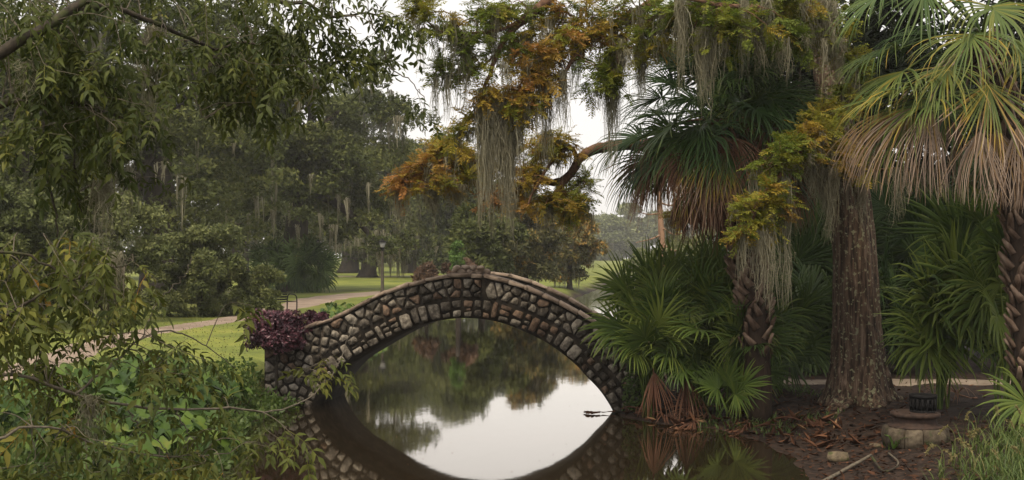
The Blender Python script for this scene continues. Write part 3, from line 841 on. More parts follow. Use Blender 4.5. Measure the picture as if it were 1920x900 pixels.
for px, D, yt, wpx, sd, lb, mt in ((1150, 400, 390, 45, 41, 'misty pale tree at the head of the water beside the yellowing tree', 'pale_leaf'), (1205, 420, 378, 50, 42, 'misty round tree left of the bare orange trunk', 'pale_leaf'),
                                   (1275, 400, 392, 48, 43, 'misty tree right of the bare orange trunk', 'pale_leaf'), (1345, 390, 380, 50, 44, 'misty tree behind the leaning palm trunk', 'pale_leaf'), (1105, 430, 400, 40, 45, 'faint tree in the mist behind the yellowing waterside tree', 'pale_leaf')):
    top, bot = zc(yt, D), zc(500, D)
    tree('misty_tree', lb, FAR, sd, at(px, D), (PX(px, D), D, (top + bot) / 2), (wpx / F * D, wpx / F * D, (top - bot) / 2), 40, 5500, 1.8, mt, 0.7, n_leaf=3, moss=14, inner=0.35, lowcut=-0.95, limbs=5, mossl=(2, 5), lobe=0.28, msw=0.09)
# bright low bushes on the far right bank
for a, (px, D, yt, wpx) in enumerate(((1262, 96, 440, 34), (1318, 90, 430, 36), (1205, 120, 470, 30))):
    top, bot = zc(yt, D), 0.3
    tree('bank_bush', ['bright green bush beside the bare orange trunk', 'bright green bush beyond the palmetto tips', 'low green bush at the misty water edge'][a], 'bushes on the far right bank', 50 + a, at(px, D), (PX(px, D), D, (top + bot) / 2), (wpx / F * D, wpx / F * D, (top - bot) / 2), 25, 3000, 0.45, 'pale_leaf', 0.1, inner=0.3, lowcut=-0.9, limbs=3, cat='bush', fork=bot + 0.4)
# bare orange trunk in the mist
g = np.random.default_rng(61)
D = 84
b0 = P(1246, 500, D); b0[2] = hz_(b0[0], b0[1])
bt = thing('bare_tree', b0, 'bare orange-brown trunk with thin leafless branches in the mist', 'tree')
tp = spline([b0, P(1241, 450, D), P(1238, 400, D), P(1236, 340, D), P(1236, 250, D)], 16)
part('trunk', bt, *tube(tp, np.linspace(0.27, 0.12, 16), 9, 0.06, g), M['far_bark'], smooth=True)
for (x0, y0), (x1, y1), (x2, y2) in (((1240, 440), (1222, 448), (1192, 455)), ((1239, 425), (1265, 440), (1290, 432)), ((1238, 400), (1215, 402), (1195, 396)), ((1237, 380), (1260, 385), (1285, 372)), ((1240, 455), (1262, 470), (1275, 466))):
    pts = spline([P(x0, y0, D), P(x1, y1, D - 0.6), P(x2, y2, D - 1.4)], 9)
    part('branch', bt, *tube(pts, np.linspace(0.075, 0.02, 9), 6, 0.1, g), M['far_bark'], smooth=True)
# far wood closing the view
g = np.random.default_rng(62)
n = 260
px = g.uniform(-250, 2200, n); px = np.where((px > 1075) & (px < 1410), px - 600, px); Dd = g.uniform(205, 290, n)
C = np.stack([PX(px, Dd), Dd, np.where((px < 960) | (px > 1400), g.uniform(2, 17, n), g.uniform(2, 8.0, n))], -1)
V, f, t = crown_geo(g, C, g.uniform(3.0, 5.5, n), 36000, 1.5, n_leaf=3, tri=True, wd=0.4)
solo('far_wood', V, f, M['oak_leaf'], 'far-off hazy wood closing the view beyond the lawn', 'wood', None, 'stuff', tint=t)

# bushes by the path, left
LB = 'bushes beside the path on the left'
def bush(name, label, group, seed, px, D, ytop, ybot, wpx, n, size, mat, nl=40, cat='bush', lobe=0.27, **k):
    top, bot = zc(ytop, D), zc(ybot, D)
    return tree(name, label, group, seed, at(px, D), (PX(px, D), D, (top + bot) / 2), (wpx / F * D, wpx / F * D * 0.85, (top - bot) / 2), nl, n, size, mat, 0.12, inner=0.35, lowcut=-0.85, limbs=5, cat=cat, lobe=lobe, fork=max(hz_(*at(px, D)) + 0.3, bot), **k)
bush('grey_green_bush', 'tall grey-green bush left of the path under the black oak trunk', LB, 71, 170, 42, 318, 640, 130, 12000, 0.26, 'shrub_leaf', 60, lobe=0.2, tmin=0.25, tmax=0.85)
bush('grey_green_bush', 'grey-green bush at the left edge behind the foreground leaves', LB, 72, 20, 38, 340, 670, 110, 7500, 0.26, 'shrub_leaf', 50, lobe=0.2)
bush('grey_green_bush', 'rounded grey-green bush sloping down to the path', LB, 73, 375, 47, 425, 630, 105, 12000, 0.24, 'shrub_leaf', 55, lobe=0.2, tmin=0.25, tmax=0.9)
bush('grey_green_bush', 'low grey-green bush hiding the end of the iron bench', LB, 74, 478, 47.5, 495, 625, 54, 5500, 0.22, 'shrub_leaf', 35, lobe=0.22, tmin=0.25, tmax=0.9)
bush('rusty_bush', 'rust-brown drooping bush on the lawn behind the bridge', None, 75, 800, 62, 494, 535, 24, 1600, 0.3, 'rust_leaf', 20)
bush('rusty_bush', 'reddish bush at the foot of the bright green sapling', None, 76, 862, 60, 480, 535, 30, 1800, 0.3, 'rust_leaf', 20)
bush('sapling', 'slender bright green sapling behind the bridge', None, 77, 858, 58, 455, 510, 11, 600, 0.22, 'sapling', 16, cat='sapling')
# purple bush at the end of the parapet
purple = tree('purple_bush', 'purple-leaved bush spilling over the left end of the bridge', None, 78, (PX(518, 22.9), 22.9), (PX(520, 22.6), 22.6, zc(632, 22.6)), (0.58, 0.5, 0.42), 40, 5200, 0.115, 'purple_leaf', 0.03, inner=0.35, lowcut=-0.9, limbs=6, cat='bush', lobe=0.42, tmin=0.1, tmax=0.9, fork=0.9)
bush('purple_bush', 'smaller purple-leaved bush behind the left parapet of the bridge', None, 79, 590, 26.4, 585, 645, 26, 1500, 0.12, 'purple_leaf', 20)

# bushes that back the palmettos
for a, (px, D, yt, wpx, lb) in enumerate(((1235, 29, 515, 45, 'dark bush behind the palmettos next to the bridge end'), (1310, 30, 485, 55, 'dark bush behind the tallest palmetto mound'), (1400, 29, 470, 60, 'dark bush behind the leaning palm trunk'))):
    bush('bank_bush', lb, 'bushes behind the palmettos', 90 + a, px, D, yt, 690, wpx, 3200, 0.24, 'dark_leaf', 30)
for a, (px, D, lb) in enumerate(((1470, 30, 'dark undergrowth bush left of the cypress beyond the path'), (1600, 30.5, 'dark undergrowth bush right behind the cypress trunk'), (1740, 30, 'dark undergrowth bush beyond the path behind the lush palmetto'), (1890, 29.5, 'dark undergrowth bush beyond the path at the right edge'))):
    bush('undergrowth_bush', lb, 'dark undergrowth beyond the right path', 95 + a, px, D, 330, 720, 100, 3000, 0.34, 'dark_leaf', 40, n_leaf=3)  # shade painted into these leaves keeps the gaps beyond the path black
# dark trees that close the right bank
RB = 'dark trees closing the right bank'
for a, (px, D, yt, yb, wpx, n_, lb) in enumerate(((1490, 33, -120, 640, 130, 9000, 'dark tree behind the big palm crown and cypress trunk'), (1700, 31, -160, 650, 150, 8000, 'dark tree directly behind the cypress on the right bank'), (1930, 33, -160, 650, 160, 9000, 'dark tree at the right edge behind the palmettos'), (1385, 36, -140, 330, 85, 7500, 'dark tree filling the gap behind the big palm crown'))):
    top, bot = zc(yt, D), zc(yb, D)
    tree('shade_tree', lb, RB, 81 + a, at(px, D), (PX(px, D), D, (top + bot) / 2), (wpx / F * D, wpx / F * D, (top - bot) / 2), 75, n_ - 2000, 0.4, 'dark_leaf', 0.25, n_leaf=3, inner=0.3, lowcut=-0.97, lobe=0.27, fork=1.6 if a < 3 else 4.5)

# ------------------------------------------------------------------ bald cypress on the right bank
g = np.random.default_rng(101)
CB = np.array([PX(1612, 20.8), 20.8, 0.0]); CB[2] = hz_(CB[0], CB[1])
cyp = thing('bald_cypress', CB, 'bald cypress with fluted red-brown trunk and autumn-orange branches over the water', 'tree')
tp = spline([P(1614, 768, 20.8), P(1610, 680, 20.8), P(1606, 600, 20.8), P(1602, 480, 20.9), P(1590, 340, 21), P(1563, 200, 21.2), P(1541, 70, 21.5), P(1525, -60, 21.8), P(1510, -260, 22), P(1500, -480, 22.3)], 150)
n_t, S = len(tp), 96
hgt = tp[:, 2] - tp[0, 2]
r0 = np.interp(hgt, [0, 0.3, 0.8, 1.5, 3, 5, 8, 11], [0.70, 0.58, 0.47, 0.405, 0.36, 0.27, 0.2, 0.1])
a = np.linspace(0, 2 * np.pi, S, endpoint=False)
fl = np.interp(hgt, [0, 0.4, 1.2, 3, 6], [0.26, 0.20, 0.12, 0.06, 0.02])
prof = np.abs(np.sin(a * 3.5 + 0.5)) ** 0.7 * 1.0 + 0.35 * np.sin(a * 5 + 2) - 0.5
tw = np.stack([np.roll(prof, int(h_ * 1.2)) for h_ in hgt])
fib = g.normal(size=S); fib = (fib + np.roll(fib, 1)) * 0.5
fibn = np.zeros((n_t, S)); cur = fib.copy()
for q in range(n_t):
    nz_ = g.normal(size=S); cur = 0.93 * cur + 0.37 * (nz_ + np.roll(nz_, 1)) * 0.5; fibn[q] = cur
rr = r0[:, None] * (1 + fl[:, None] * tw) + 0.016 * fibn
rr = rr * (1 + 0.25 * np.clip((0.35 - hgt[:, None]) / 0.35, 0, 1) * np.clip(tw, 0, 1))
V = tp[:, None] + np.stack([rr * np.cos(a), rr * np.sin(a), 0 * rr], -1)
i = np.arange(n_t - 1)[:, None] * S; j = np.arange(S)[None]; k = (j + 1) % S
trunk = part('trunk', cyp, V.reshape(-1, 3), np.stack([i + j, i + k, i + k + S, i + j + S], -1).reshape(-1, 4), M['cypress_bark'], smooth=True)
for px0, py0, px1, py1, r_ in ((1600, 765, 1560, 783, 0.07), (1650, 760, 1700, 772, 0.06)):
    x0, y0 = gp(px0, py0, 0.32); x1, y1 = gp(px1, py1, 0.25)
    pts = spline([(x0, y0, hz_(x0, y0) + 0.10), ((x0 + x1) / 2, (y0 + y1) / 2, hz_((x0 + x1) / 2, (y0 + y1) / 2) + 0.03), (x1, y1, hz_(x1, y1) - 0.03)], 9)
    part('root', cyp, *tube(pts, np.linspace(r_, r_ * 0.5, 9), 9, 0.08, g), M['cypress_bark'], smooth=True)

LIMBS = []   # sampled limb points with radius, for hanging twigs from
def limb(pxs, r0_, r1_, name='limb', mat='limb_bark', n=26, par=cyp, sides=9, keep=LIMBS, wob=0.035):
    pts = spline([q if len(q) == 3 and abs(q[0]) < 60 and isinstance(q, np.ndarray) else P(*q) for q in pxs], n)
    pts[1:-1] += g.normal(size=(n - 2, 3)) * min(r1_ * 0.3, 0.006)
    rad = np.linspace(r0_, r1_, n)
    part(name, par, *tube(pts, rad, sides, wob, g), M[mat], smooth=True)
    keep.append(pts)
    return pts
limb([(1585, 300, 21.0), (1500, 215, 22.2), (1380, 235, 23), (1250, 268, 23), (1165, 272, 22.8), (1118, 280, 22.6), (1088, 296, 22.4), (1068, 328, 22.3), (1040, 342, 22.2), (1005, 336, 22.2)], 0.15, 0.06, n=40)
limb([(1066, 330, 22.3), (1050, 352, 22.1), (1032, 372, 21.9)], 0.085, 0.03, n=10)
limb([(1085, 298, 22.4), (1070, 278, 22.2), (1045, 290, 22), (1022, 322, 21.8), (1000, 360, 21.6), (990, 385, 21.5)], 0.05, 0.018, n=18)
limb([(1005, 336, 22.2), (960, 318, 22), (900, 305, 21.8), (860, 300, 21.6), (800, 320, 21.4), (750, 345, 21.3)], 0.07, 0.012, n=26)
limb([(1530, -20, 21.7), (1430, -60, 20.6), (1300, -40, 19.6), (1200, 20, 19.2), (1140, 52, 19.0), (1100, 78, 18.9), (1070, 118, 18.8), (1052, 150, 18.7)], 0.13, 0.02, n=36)
limb([(1515, -200, 22), (1350, -190, 20.5), (1180, -120, 19.5), (1075, -50, 19.2), (1020, 8, 19), (985, 35, 19), (958, 58, 18.9), (935, 95, 18.8), (918, 140, 18.7), (905, 175, 18.6)], 0.14, 0.02, n=40)
limb([(985, 35, 19), (940, 55, 18.7), (890, 62, 18.5), (830, 60, 18.3), (790, 30, 18.2)], 0.035, 0.01, n=16)
limb([(935, 95, 18.8), (900, 125, 18.7), (850, 120, 18.6), (815, 135, 18.6)], 0.02, 0.008, n=12)
limb([(1530, -10, 21.6), (1480, 20, 19.5), (1420, 15, 18.2), (1350, 10, 17.6), (1280, -5, 17.2)], 0.08, 0.02, n=20)
limb([(1300, -40, 19.6), (1260, 10, 19.0), (1215, 40, 18.5), (1180, 60, 18.3)], 0.04, 0.012, n=12)
limb([(1592, 330, 20.9), (1570, 290, 19.6), (1535, 265, 18.6), (1495, 290, 17.9), (1460, 330, 17.5), (1425, 380, 17.3), (1405, 425, 17.2)], 0.07, 0.012, n=24)
limb([(1575, 260, 21.0), (1585, 290, 19.4), (1570, 315, 18.8), (1545, 320, 18.5)], 0.05, 0.015, n=12)
limb([(1600, 340, 20.9), (1640, 320, 19.5), (1690, 315, 18.8)], 0.04, 0.012, n=12)
limb([(905, 175, 18.6), (930, 215, 18.6), (960, 235, 18.7), (975, 262, 18.7)], 0.03, 0.015, n=12)

def spray_template(g, pairs=9, curve=0.18, wn=0.038):
    Vs, Fs, c = [], [], 0
    for q in range(pairs):
        s_ = (q + 0.4) / pairs
        b = np.array([s_, 0, -curve * s_ * s_])
        for sd in (-1, 1):
            ln = 0.36 * (1 - 0.5 * s_) * g.uniform(0.8, 1.2)
            d = unit(np.array([0.75, sd * 0.9, -0.25 + g.normal() * 0.25]))
            pr_ = unit(np.cross(d, np.array([0, 0, 1.0]) + g.normal(size=3) * 0.4)) * wn
            Vs += [b - pr_ * 0.6, b + d * ln * 0.5 + pr_, b + d * ln, b + d * ln * 0.5 - pr_]
            Fs.append([c, c + 1, c + 2, c + 3]); c += 4
    Vs += [np.array([0, 0.012, 0]), np.array([1, 0.003, -curve]), np.array([1, -0.003, -curve]), np.array([0, -0.012, 0])]
    Fs.append([c, c + 1, c + 2, c + 3])
    return np.array(Vs), np.array(Fs)

ALLP = np.vstack(LIMBS)
def clump(px, py, rx, ry, D, hue, n=None, seedv=0, size=0.27):
    """a mass of feathery sprays on small drooping branchlets"""
    c = P(px, py, D); rx_, rz_ = rx / F * D, ry / F * D
    n = n or int(55 + 900 * rx_ * rz_)
    nb = max(4, n // 9)
    q = ALLP[np.argmin(((ALLP - c) ** 2).sum(1))]
    VV, FF, TT = [], [], []
    tw = []
    for b in range(nb):
        e = c + np.array([g.normal() * rx_ * 0.55, g.normal() * rx_ * 0.45, g.normal() * rz_ * 0.55])
        st_ = q + g.normal(size=3) * 0.04 if b < 3 else c + (e - c) * 0.25 + g.normal(size=3) * 0.05
        md_ = (st_ + e) / 2 + np.array([0, 0, 0.10])
        en = e + np.array([g.normal() * 0.06, g.normal() * 0.06, -0.10])
        pts = spline([st_, md_, e, en], 9)
        tw.append(quads_only(tube(pts[::2], np.linspace(0.010 if b >= 3 else 0.016, 0.003, 5), 3, 0, g, cap=False)))
        m_ = 10
        s_ = g.uniform(0.35, 1.0, m_)
        pp = np.stack([np.interp(s_ * 8, np.arange(9), pts[:, k_]) for k_ in range(3)], -1)
        out_ = unit(e - c + g.normal(size=3) * 0.2)
        dd = unit(out_ * 0.5 + g.normal(size=(m_, 3)) * np.array([0.8, 0.8, 0.35]) + np.array([0, 0, -0.15]))
        tV, tF = TEMPL[g.integers(len(TEMPL))] if size < 0.4 else COARSE
        V, f, t = scatter(tV, tF, pp, frames(dd, np.array([0, 0, 1.0]) + g.normal(size=(m_, 3)) * 0.35, g), size * g.uniform(0.65, 1.3, m_), np.clip(hue - 0.09 + g.normal() * 0.16 + g.normal(size=m_) * 0.08, 0, 1))
        VV.append((V, f, t))
    if size < 0.4:
        for b in range(5):
            WISP.append((c + np.array([g.normal() * rx_ * 0.6, g.normal() * rx_ * 0.4, -rz_ * g.uniform(-0.5, 0.8)]), g.uniform(0.25, 0.95), g.uniform(0.05, 0.16)))
    V, f, t = merge(VV)
    o = part('foliage_clump', cyp, V, f, M['cypress_leaf'], tint=t, kind='stuff')
    V, f, _ = merge(tw)
    part('twig', o, V, f, M['limb_bark'], kind='stuff')
TEMPL = [spray_template(g) for _ in range(5)]
WISP = []
for c_ in ((795, 318, 46, 24, 21.4, .85), (842, 292, 38, 28, 21.5, .78), (760, 345, 26, 13, 21.3, .9), (872, 325, 26, 30, 21.7, .5), (815, 348, 36, 12, 21.4, .75), (905, 300, 30, 20, 21.8, .6), (820, 275, 20, 14, 21.5, .7),
           (800, 25, 38, 38, 18.2, .32), (850, 60, 50, 30, 18.4, .18), (885, 110, 46, 30, 18.6, .12), (830, 132, 26, 18, 18.6, .2), (900, 18, 46, 20, 18.6, .2), (960, 75, 42, 32, 18.9, .2), (955, 15, 40, 16, 19, .2),
           (915, 185, 30, 24, 18.6, .7), (950, 180, 36, 24, 18.7, .75), (1000, 150, 42, 32, 18.8, .8), (1022, 105, 44, 34, 18.8, .7), (1050, 70, 52, 32, 18.9, .6), (1100, 40, 66, 32, 19, .5), (1155, 70, 52, 42, 18.8, .55), (1050, 20, 50, 20, 19.1, .4),
           (985, 190, 40, 26, 18.8, .6), (960, 215, 30, 20, 18.7, .45), (1010, 285, 36, 24, 22, .5), (1052, 272, 42, 20, 22.2, .55), (1000, 325, 36, 22, 22, .6), (1062, 372, 42, 22, 22, .35), (1092, 352, 24, 18, 22.3, .35), (925, 372, 34, 14, 21.7, .92), (1022, 385, 32, 14, 21.8, .7), (1085, 390, 26, 18, 22, .4), (980, 350, 26, 20, 21.8, .7), (870, 235, 24, 26, 18.8, .45), (1030, 255, 20, 14, 22, .5),
           (1130, 150, 34, 40, 18.7, .25), (1200, 30, 60, 34, 18.6, .3), (1270, 35, 58, 36, 18.0, .2), (1340, 28, 60, 34, 17.6, .16), (1410, 45, 58, 40, 18, .12), (1475, 60, 52, 44, 18.8, .12), (1540, 40, 40, 50, 19.5, .2), (1215, 80, 36, 24, 18.4, .35), (1330, 75, 40, 24, 17.6, .22), (1580, 90, 34, 34, 19.6, .25), (1500, 10, 60, 24, 18.8, .25), (1600, 160, 26, 30, 19.8, .3),
           (1468, 288, 36, 28, 17.6, .25), (1440, 312, 26, 16, 17.5, .3), (1420, 400, 40, 36, 17.3, .40), (1402, 432, 22, 18, 17.2, .5), (1450, 365, 26, 26, 17.4, .4), (1532, 255, 40, 36, 18.4, .5), (1560, 292, 36, 32, 18.6, .62), (1500, 270, 30, 26, 17.9, .35), (1550, 215, 36, 30, 19, .35), (1600, 290, 26, 30, 18.8, .5), (1268, 400, 16, 12, 24, .35)):
    clump(*c_[:5], c_[5])
COARSE = spray_template(g, 3, 0.18, 0.12)
for a in range(60):                                            # the rest of the crown, above the frame
    clump(g.uniform(1100, 2100), g.uniform(-420, -60), 90, 60, g.uniform(19.5, 28), g.uniform(.2, .6), n=70, size=0.42)

V, f, t = moss_geo(g, [q[0] for q in WISP], [q[1] for q in WISP], [q[2] for q in WISP], 48, sw=0.007, K=5, fuzz=2, fl=0.06, wig=2.2)
part('hanging_moss', cyp, V, f, M['moss'], tint=t, kind='stuff')

# ------------------------------------------------------------------ palms
def frond_geo(g, base, hast, axis, b, L, nseg=30, thmax=1.9, droop=0.5, split=0.42, t0=0.15, tr=0.06, tip=0.0, tipstart=0.5, K=7, petr=0.016, cup=0.12, stiff=0.25, sag=0.08, segtip=0.0, fold=1.0):
    """costapalmate fan: petiole tube and pleated segments that split and bend under their own weight"""
    base, hast = np.asarray(base, float), np.asarray(hast, float)
    a_ = unit(axis); b_ = unit(np.asarray(b, float) - a_ * (np.asarray(b, float) @ a_)); n_ = np.cross(a_, b_)
    th = np.linspace(-thmax, thmax, nseg) + g.normal(size=nseg) * 0.02
    dth = 2 * thmax / (nseg - 1)
    Ls = L * (0.66 + 0.34 * np.cos(th / 1.35)) * g.uniform(0.9, 1.07, nseg)
    c, s_ = np.cos(th)[:, None], np.sin(th)[:, None]
    d = unit(a_ * c + b_ * s_ + n_ * cup * np.abs(s_) ** 1.3 * 2)
    lat = -a_ * s_ + b_ * c
    pos = hast + a_ * (0.10 * L * np.clip(c, 0, 1))
    down = np.array([0, 0, -1.0])
    dr = droop * g.uniform(0.5, 1.6, nseg)[:, None]
    curl = g.normal(size=(nseg, 3)) * 0.045 + g.normal(size=3) * 0.03
    u = np.linspace(0, 1, K)
    pts = [pos]; ds = [d]
    for k in range(1, K):
        um = (u[k] + u[k - 1]) / 2
        wgt = max(0, um - stiff) / (1 - stiff)
        d = unit(d + down * dr * (wgt * 1.35 + sag) / K * 6 * 0.42 + g.normal(size=d.shape) * 0.025 + curl * wgt * 2)
        pos = pos + d * (Ls / (K - 1))[:, None]
        pts.append(pos); ds.append(d)
    pts = np.stack(pts, 1); ds = np.stack(ds, 1)
    latk = unit(lat[:, None] - ds * np.sum(lat[:, None] * ds, -1, keepdims=True))
    wf = Ls[:, None] * np.tan(dth / 2) * np.minimum(u, split)[None] + 0.004
    tp_ = np.where(u > split, np.clip((1 - u) / (1 - split), 0, 1) ** 0.75, 1.0)
    hw = wf * tp_[None] * fold + 0.0012
    nk = np.cross(ds, latk)
    A = pts + latk * hw[..., None] - nk * (hw * 0.35)[..., None]; Cc = pts + nk * (hw * 0.35)[..., None]; B = pts - latk * hw[..., None] - nk * (hw * 0.35)[..., None]
    V = np.stack([A, Cc, B], 2).reshape(-1, 3)
    i_ = (np.arange(nseg)[:, None] * (3 * K) + np.arange(K - 1)[None] * 3).ravel()
    Fq = np.vstack([np.stack([i_, i_ + 1, i_ + 4, i_ + 3], -1), np.stack([i_ + 1, i_ + 2, i_ + 5, i_ + 4], -1)])
    st_ = g.normal(size=nseg) * tr + (g.random(nseg) < 0.25) * segtip
    t = t0 + st_[:, None] + tip * np.clip((u[None] - tipstart + g.normal(size=(nseg, 1)) * 0.06) / (1 - tipstart), 0, 1) ** 0.8
    t = np.repeat(np.clip(t, 0, 1), 3, axis=1).reshape(-1)
    mid_ = (base + hast) / 2 + np.array([0, 0, 0.08 * np.linalg.norm(hast - base)])
    pv, pf = quads_only(tube(spline([base, mid_, hast, hast + a_ * 0.08 * L], 9), np.linspace(petr * 1.4, petr * 0.5, 9), 5, 0, g, cap=False))
    return np.vstack([V, pv]), np.vstack([Fq, pf + len(V)]), np.concatenate([t, np.full(len(pv), min(t0 + 0.05, 0.9))])

def auto_frond(root, g, center, az, el, petl, L, mat, axdrop=0.45, roll=0.35, name='frond', **k):
    d = np.array([math.cos(el) * math.cos(az), math.cos(el) * math.sin(az), math.sin(el)])
    hast = center + petl * (d + np.array([0, 0, -0.28 * math.cos(el)]))
    ax = unit(d + np.array([0, 0, -axdrop]))
    b = np.array([-math.sin(az), math.cos(az), 0.0])
    nn = np.cross(ax, b); r_ = g.normal() * roll
    b = b * math.cos(r_) + nn * math.sin(r_)
    V, f, t = frond_geo(g, center + d * 0.06, hast, ax, b, L, **k)
    part(name, root, V, f, M[mat], tint=t)

def spec_frond(root, g, center, hast, axis, L, mat, b=None, name='frond', label=None, **k):
    ax = unit(axis)
    if b is None:
        b = np.cross(np.array([0, 0, 1.0]), ax) if abs(ax[2]) < 0.95 else np.array([1.0, 0, 0])
        if np.linalg.norm(b) < 0.2: b = np.array([1.0, 0.2, 0])
    V, f, t = frond_geo(g, center, hast, ax, b, L, **k)
    return part(name, root, V, f, M[mat], tint=t, label=label)

def boot_mesh(g):
    # split leaf base: a tapering wedge that leans out at its tip
    V = np.array([[-0.055, 0, 0], [0.055, 0, 0], [-0.06, 0.035, 0], [0.06, 0.035, 0], [-0.035, 0.035, 0.16], [0.035, 0.035, 0.16], [-0.04, 0.075, 0.15], [0.04, 0.075, 0.15], [-0.018, 0.10, 0.27], [0.014, 0.10, 0.26], [-0.02, 0.125, 0.255], [0.018, 0.125, 0.25]])
    V = V + g.normal(size=V.shape) * 0.005
    f = [[0, 2, 3, 1]]
    for b in (0, 4):
        f += [[b, b + 1, b + 5, b + 4], [b + 3, b + 2, b + 6, b + 7], [b + 2, b, b + 4, b + 6], [b + 1, b + 3, b + 7, b + 5]]
    f += [[8, 9, 11, 10]]
    return new_mesh('boot', V, np.array(f), M['boot'])

def palm_trunk(root, g, path, r0_, r1_, boots, s0=0.0, s1=1.0, bs=1.0):
    pts = spline(path, 24)
    tr = part('trunk', root, *tube(pts, np.linspace(r0_, r1_, 24), 14, 0.03, g), M['palm_core'], smooth=True)
    ms = [boot_mesh(g) for _ in range(3)]
    t = unit(np.gradient(pts, axis=0))
    for q in range(boots):
        s_ = s0 + (s1 - s0) * q / boots
        az = q * 2.39996 + g.normal() * 0.08
        x_ = s_ * 23; i_ = min(int(x_), 22); c = pts[i_] + (pts[i_ + 1] - pts[i_]) * (x_ - i_); up = t[i_]
        o_ = unit(np.array([math.cos(az), math.sin(az), 0]) - up * (np.array([math.cos(az), math.sin(az), 0]) @ up))
        sd = np.cross(o_, up)
        side_lean = (0.55 if q % 2 else -0.55) + g.normal() * 0.1     # bases cross over one another
        up2 = unit(up + sd * side_lean); sd2 = unit(np.cross(o_, up2))
        rad = r0_ + (r1_ - r0_) * s_ - 0.015
        Mx = Matrix(((*[float(x) for x in (sd2[0], o_[0], up2[0])], 0), (*[float(x) for x in (sd2[1], o_[1], up2[1])], 0), (*[float(x) for x in (sd2[2], o_[2], up2[2])], 0), (0, 0, 0, 1)))
        sc_ = bs * g.uniform(0.9, 1.2)
        o = link('boot', ms[q % 3], tr)
        pos = c + o_ * rad - origin_of(tr)
        o.matrix_basis = Matrix.Translation(Vector(pos)) @ Mx @ Matrix.Scale(sc_, 4)
    return tr

g = np.random.default_rng(131)
# big cabbage palm between the bridge and the cypress
D = 20.4
pb_ = np.array([PX(1425, D), D, 0.0]); pb_[2] = hz_(pb_[0], pb_[1])
palm = thing('cabbage_palm', pb_, 'big dark cabbage palm with brown skirt and crisscross trunk beside the bridge', 'palm')
pc = P(1352, 212, D)
palm_trunk(palm, g, [pb_ - np.array([0, 0, 0.1]), P(1415, 600, D), P(1402, 500, D), P(1385, 400, D), pc - np.array([0, 0, 0.25])], 0.23, 0.22, 165, 0.15, 0.98, 1.05)
for q in range(58):
    az = q * 2.39996 + g.normal() * 0.2; el = R(np.interp(q, [0, 12, 34, 57], [75, 48, 18, -10])) + g.normal() * 0.2
    auto_frond(palm, g, pc + np.array([0, 0, 0.15 - q * 0.008]), az, el, g.uniform(0.95, 1.4), g.uniform(0.9, 1.15), 'palm', axdrop=np.interp(q, [0, 57], [0.05, 1.0]) * g.uniform(0.6, 1.4), roll=0.5, split=0.24, droop=np.interp(q, [0, 57], [0.5, 1.2]), t0=g.uniform(0.05, 0.34), tip=0.12, tipstart=0.7, nseg=30, thmax=1.75)
for q in range(16):                                            # upright young fans
    auto_frond(palm, g, pc + np.array([0, 0, 0.15]), q * 2.39996, R(g.uniform(35, 80)), g.uniform(0.9, 1.35), g.uniform(0.9, 1.1), 'palm', axdrop=0.1, droop=0.7, t0=g.uniform(0.08, 0.3), tip=0.05, nseg=30, thmax=1.7, split=0.26, roll=0.6)
for q in range(12):                                            # fans hanging towards the water
    auto_frond(palm, g, pc + np.array([0, 0, -0.02]), R(g.uniform(-165, -15)), R(g.uniform(-5, 35)), g.uniform(0.75, 1.1), g.uniform(0.85, 1.05), 'palm', axdrop=g.uniform(0.4, 0.9), droop=0.9, t0=g.uniform(0.15, 0.38), tip=0.15, tipstart=0.7, nseg=32, thmax=1.6, split=0.24, roll=0.5)
for q in range(52):
    az = q * 2.39996 + g.normal() * 0.3 if q % 2 else R(g.uniform(-200, 20)); el = R(g.uniform(-34, 4))
    dead = q % 5 != 0
    auto_frond(palm, g, pc - np.array([0, 0, 0.12]), az, el, g.uniform(0.95, 1.35), g.uniform(0.9, 1.12), 'palm' if not dead else 'dead_frond', axdrop=1.2, droop=1.3, t0=0.25 if not dead else g.uniform(0.12, 0.85), tr=0.08, tip=0.6 if not dead else 0.2, tipstart=0.35, nseg=26, thmax=g.uniform(0.7, 1.3), roll=0.6, split=0.22, fold=0.8 if not dead else 0.6, cup=-0.1)
for q in range(20):
    az = q * 2.39996 + g.normal() * 0.3
    auto_frond(palm, g, pc - np.array([0, 0, 0.3]), az, R(g.uniform(-60, -35)), g.uniform(0.6, 0.95), g.uniform(1.0, 1.3), 'dead_frond', axdrop=2.5, droop=1.5, t0=g.uniform(0.0, 0.35), tr=0.1, tip=0.2, nseg=22, thmax=0.9, fold=0.55, cup=-0.2, name='dead_frond')

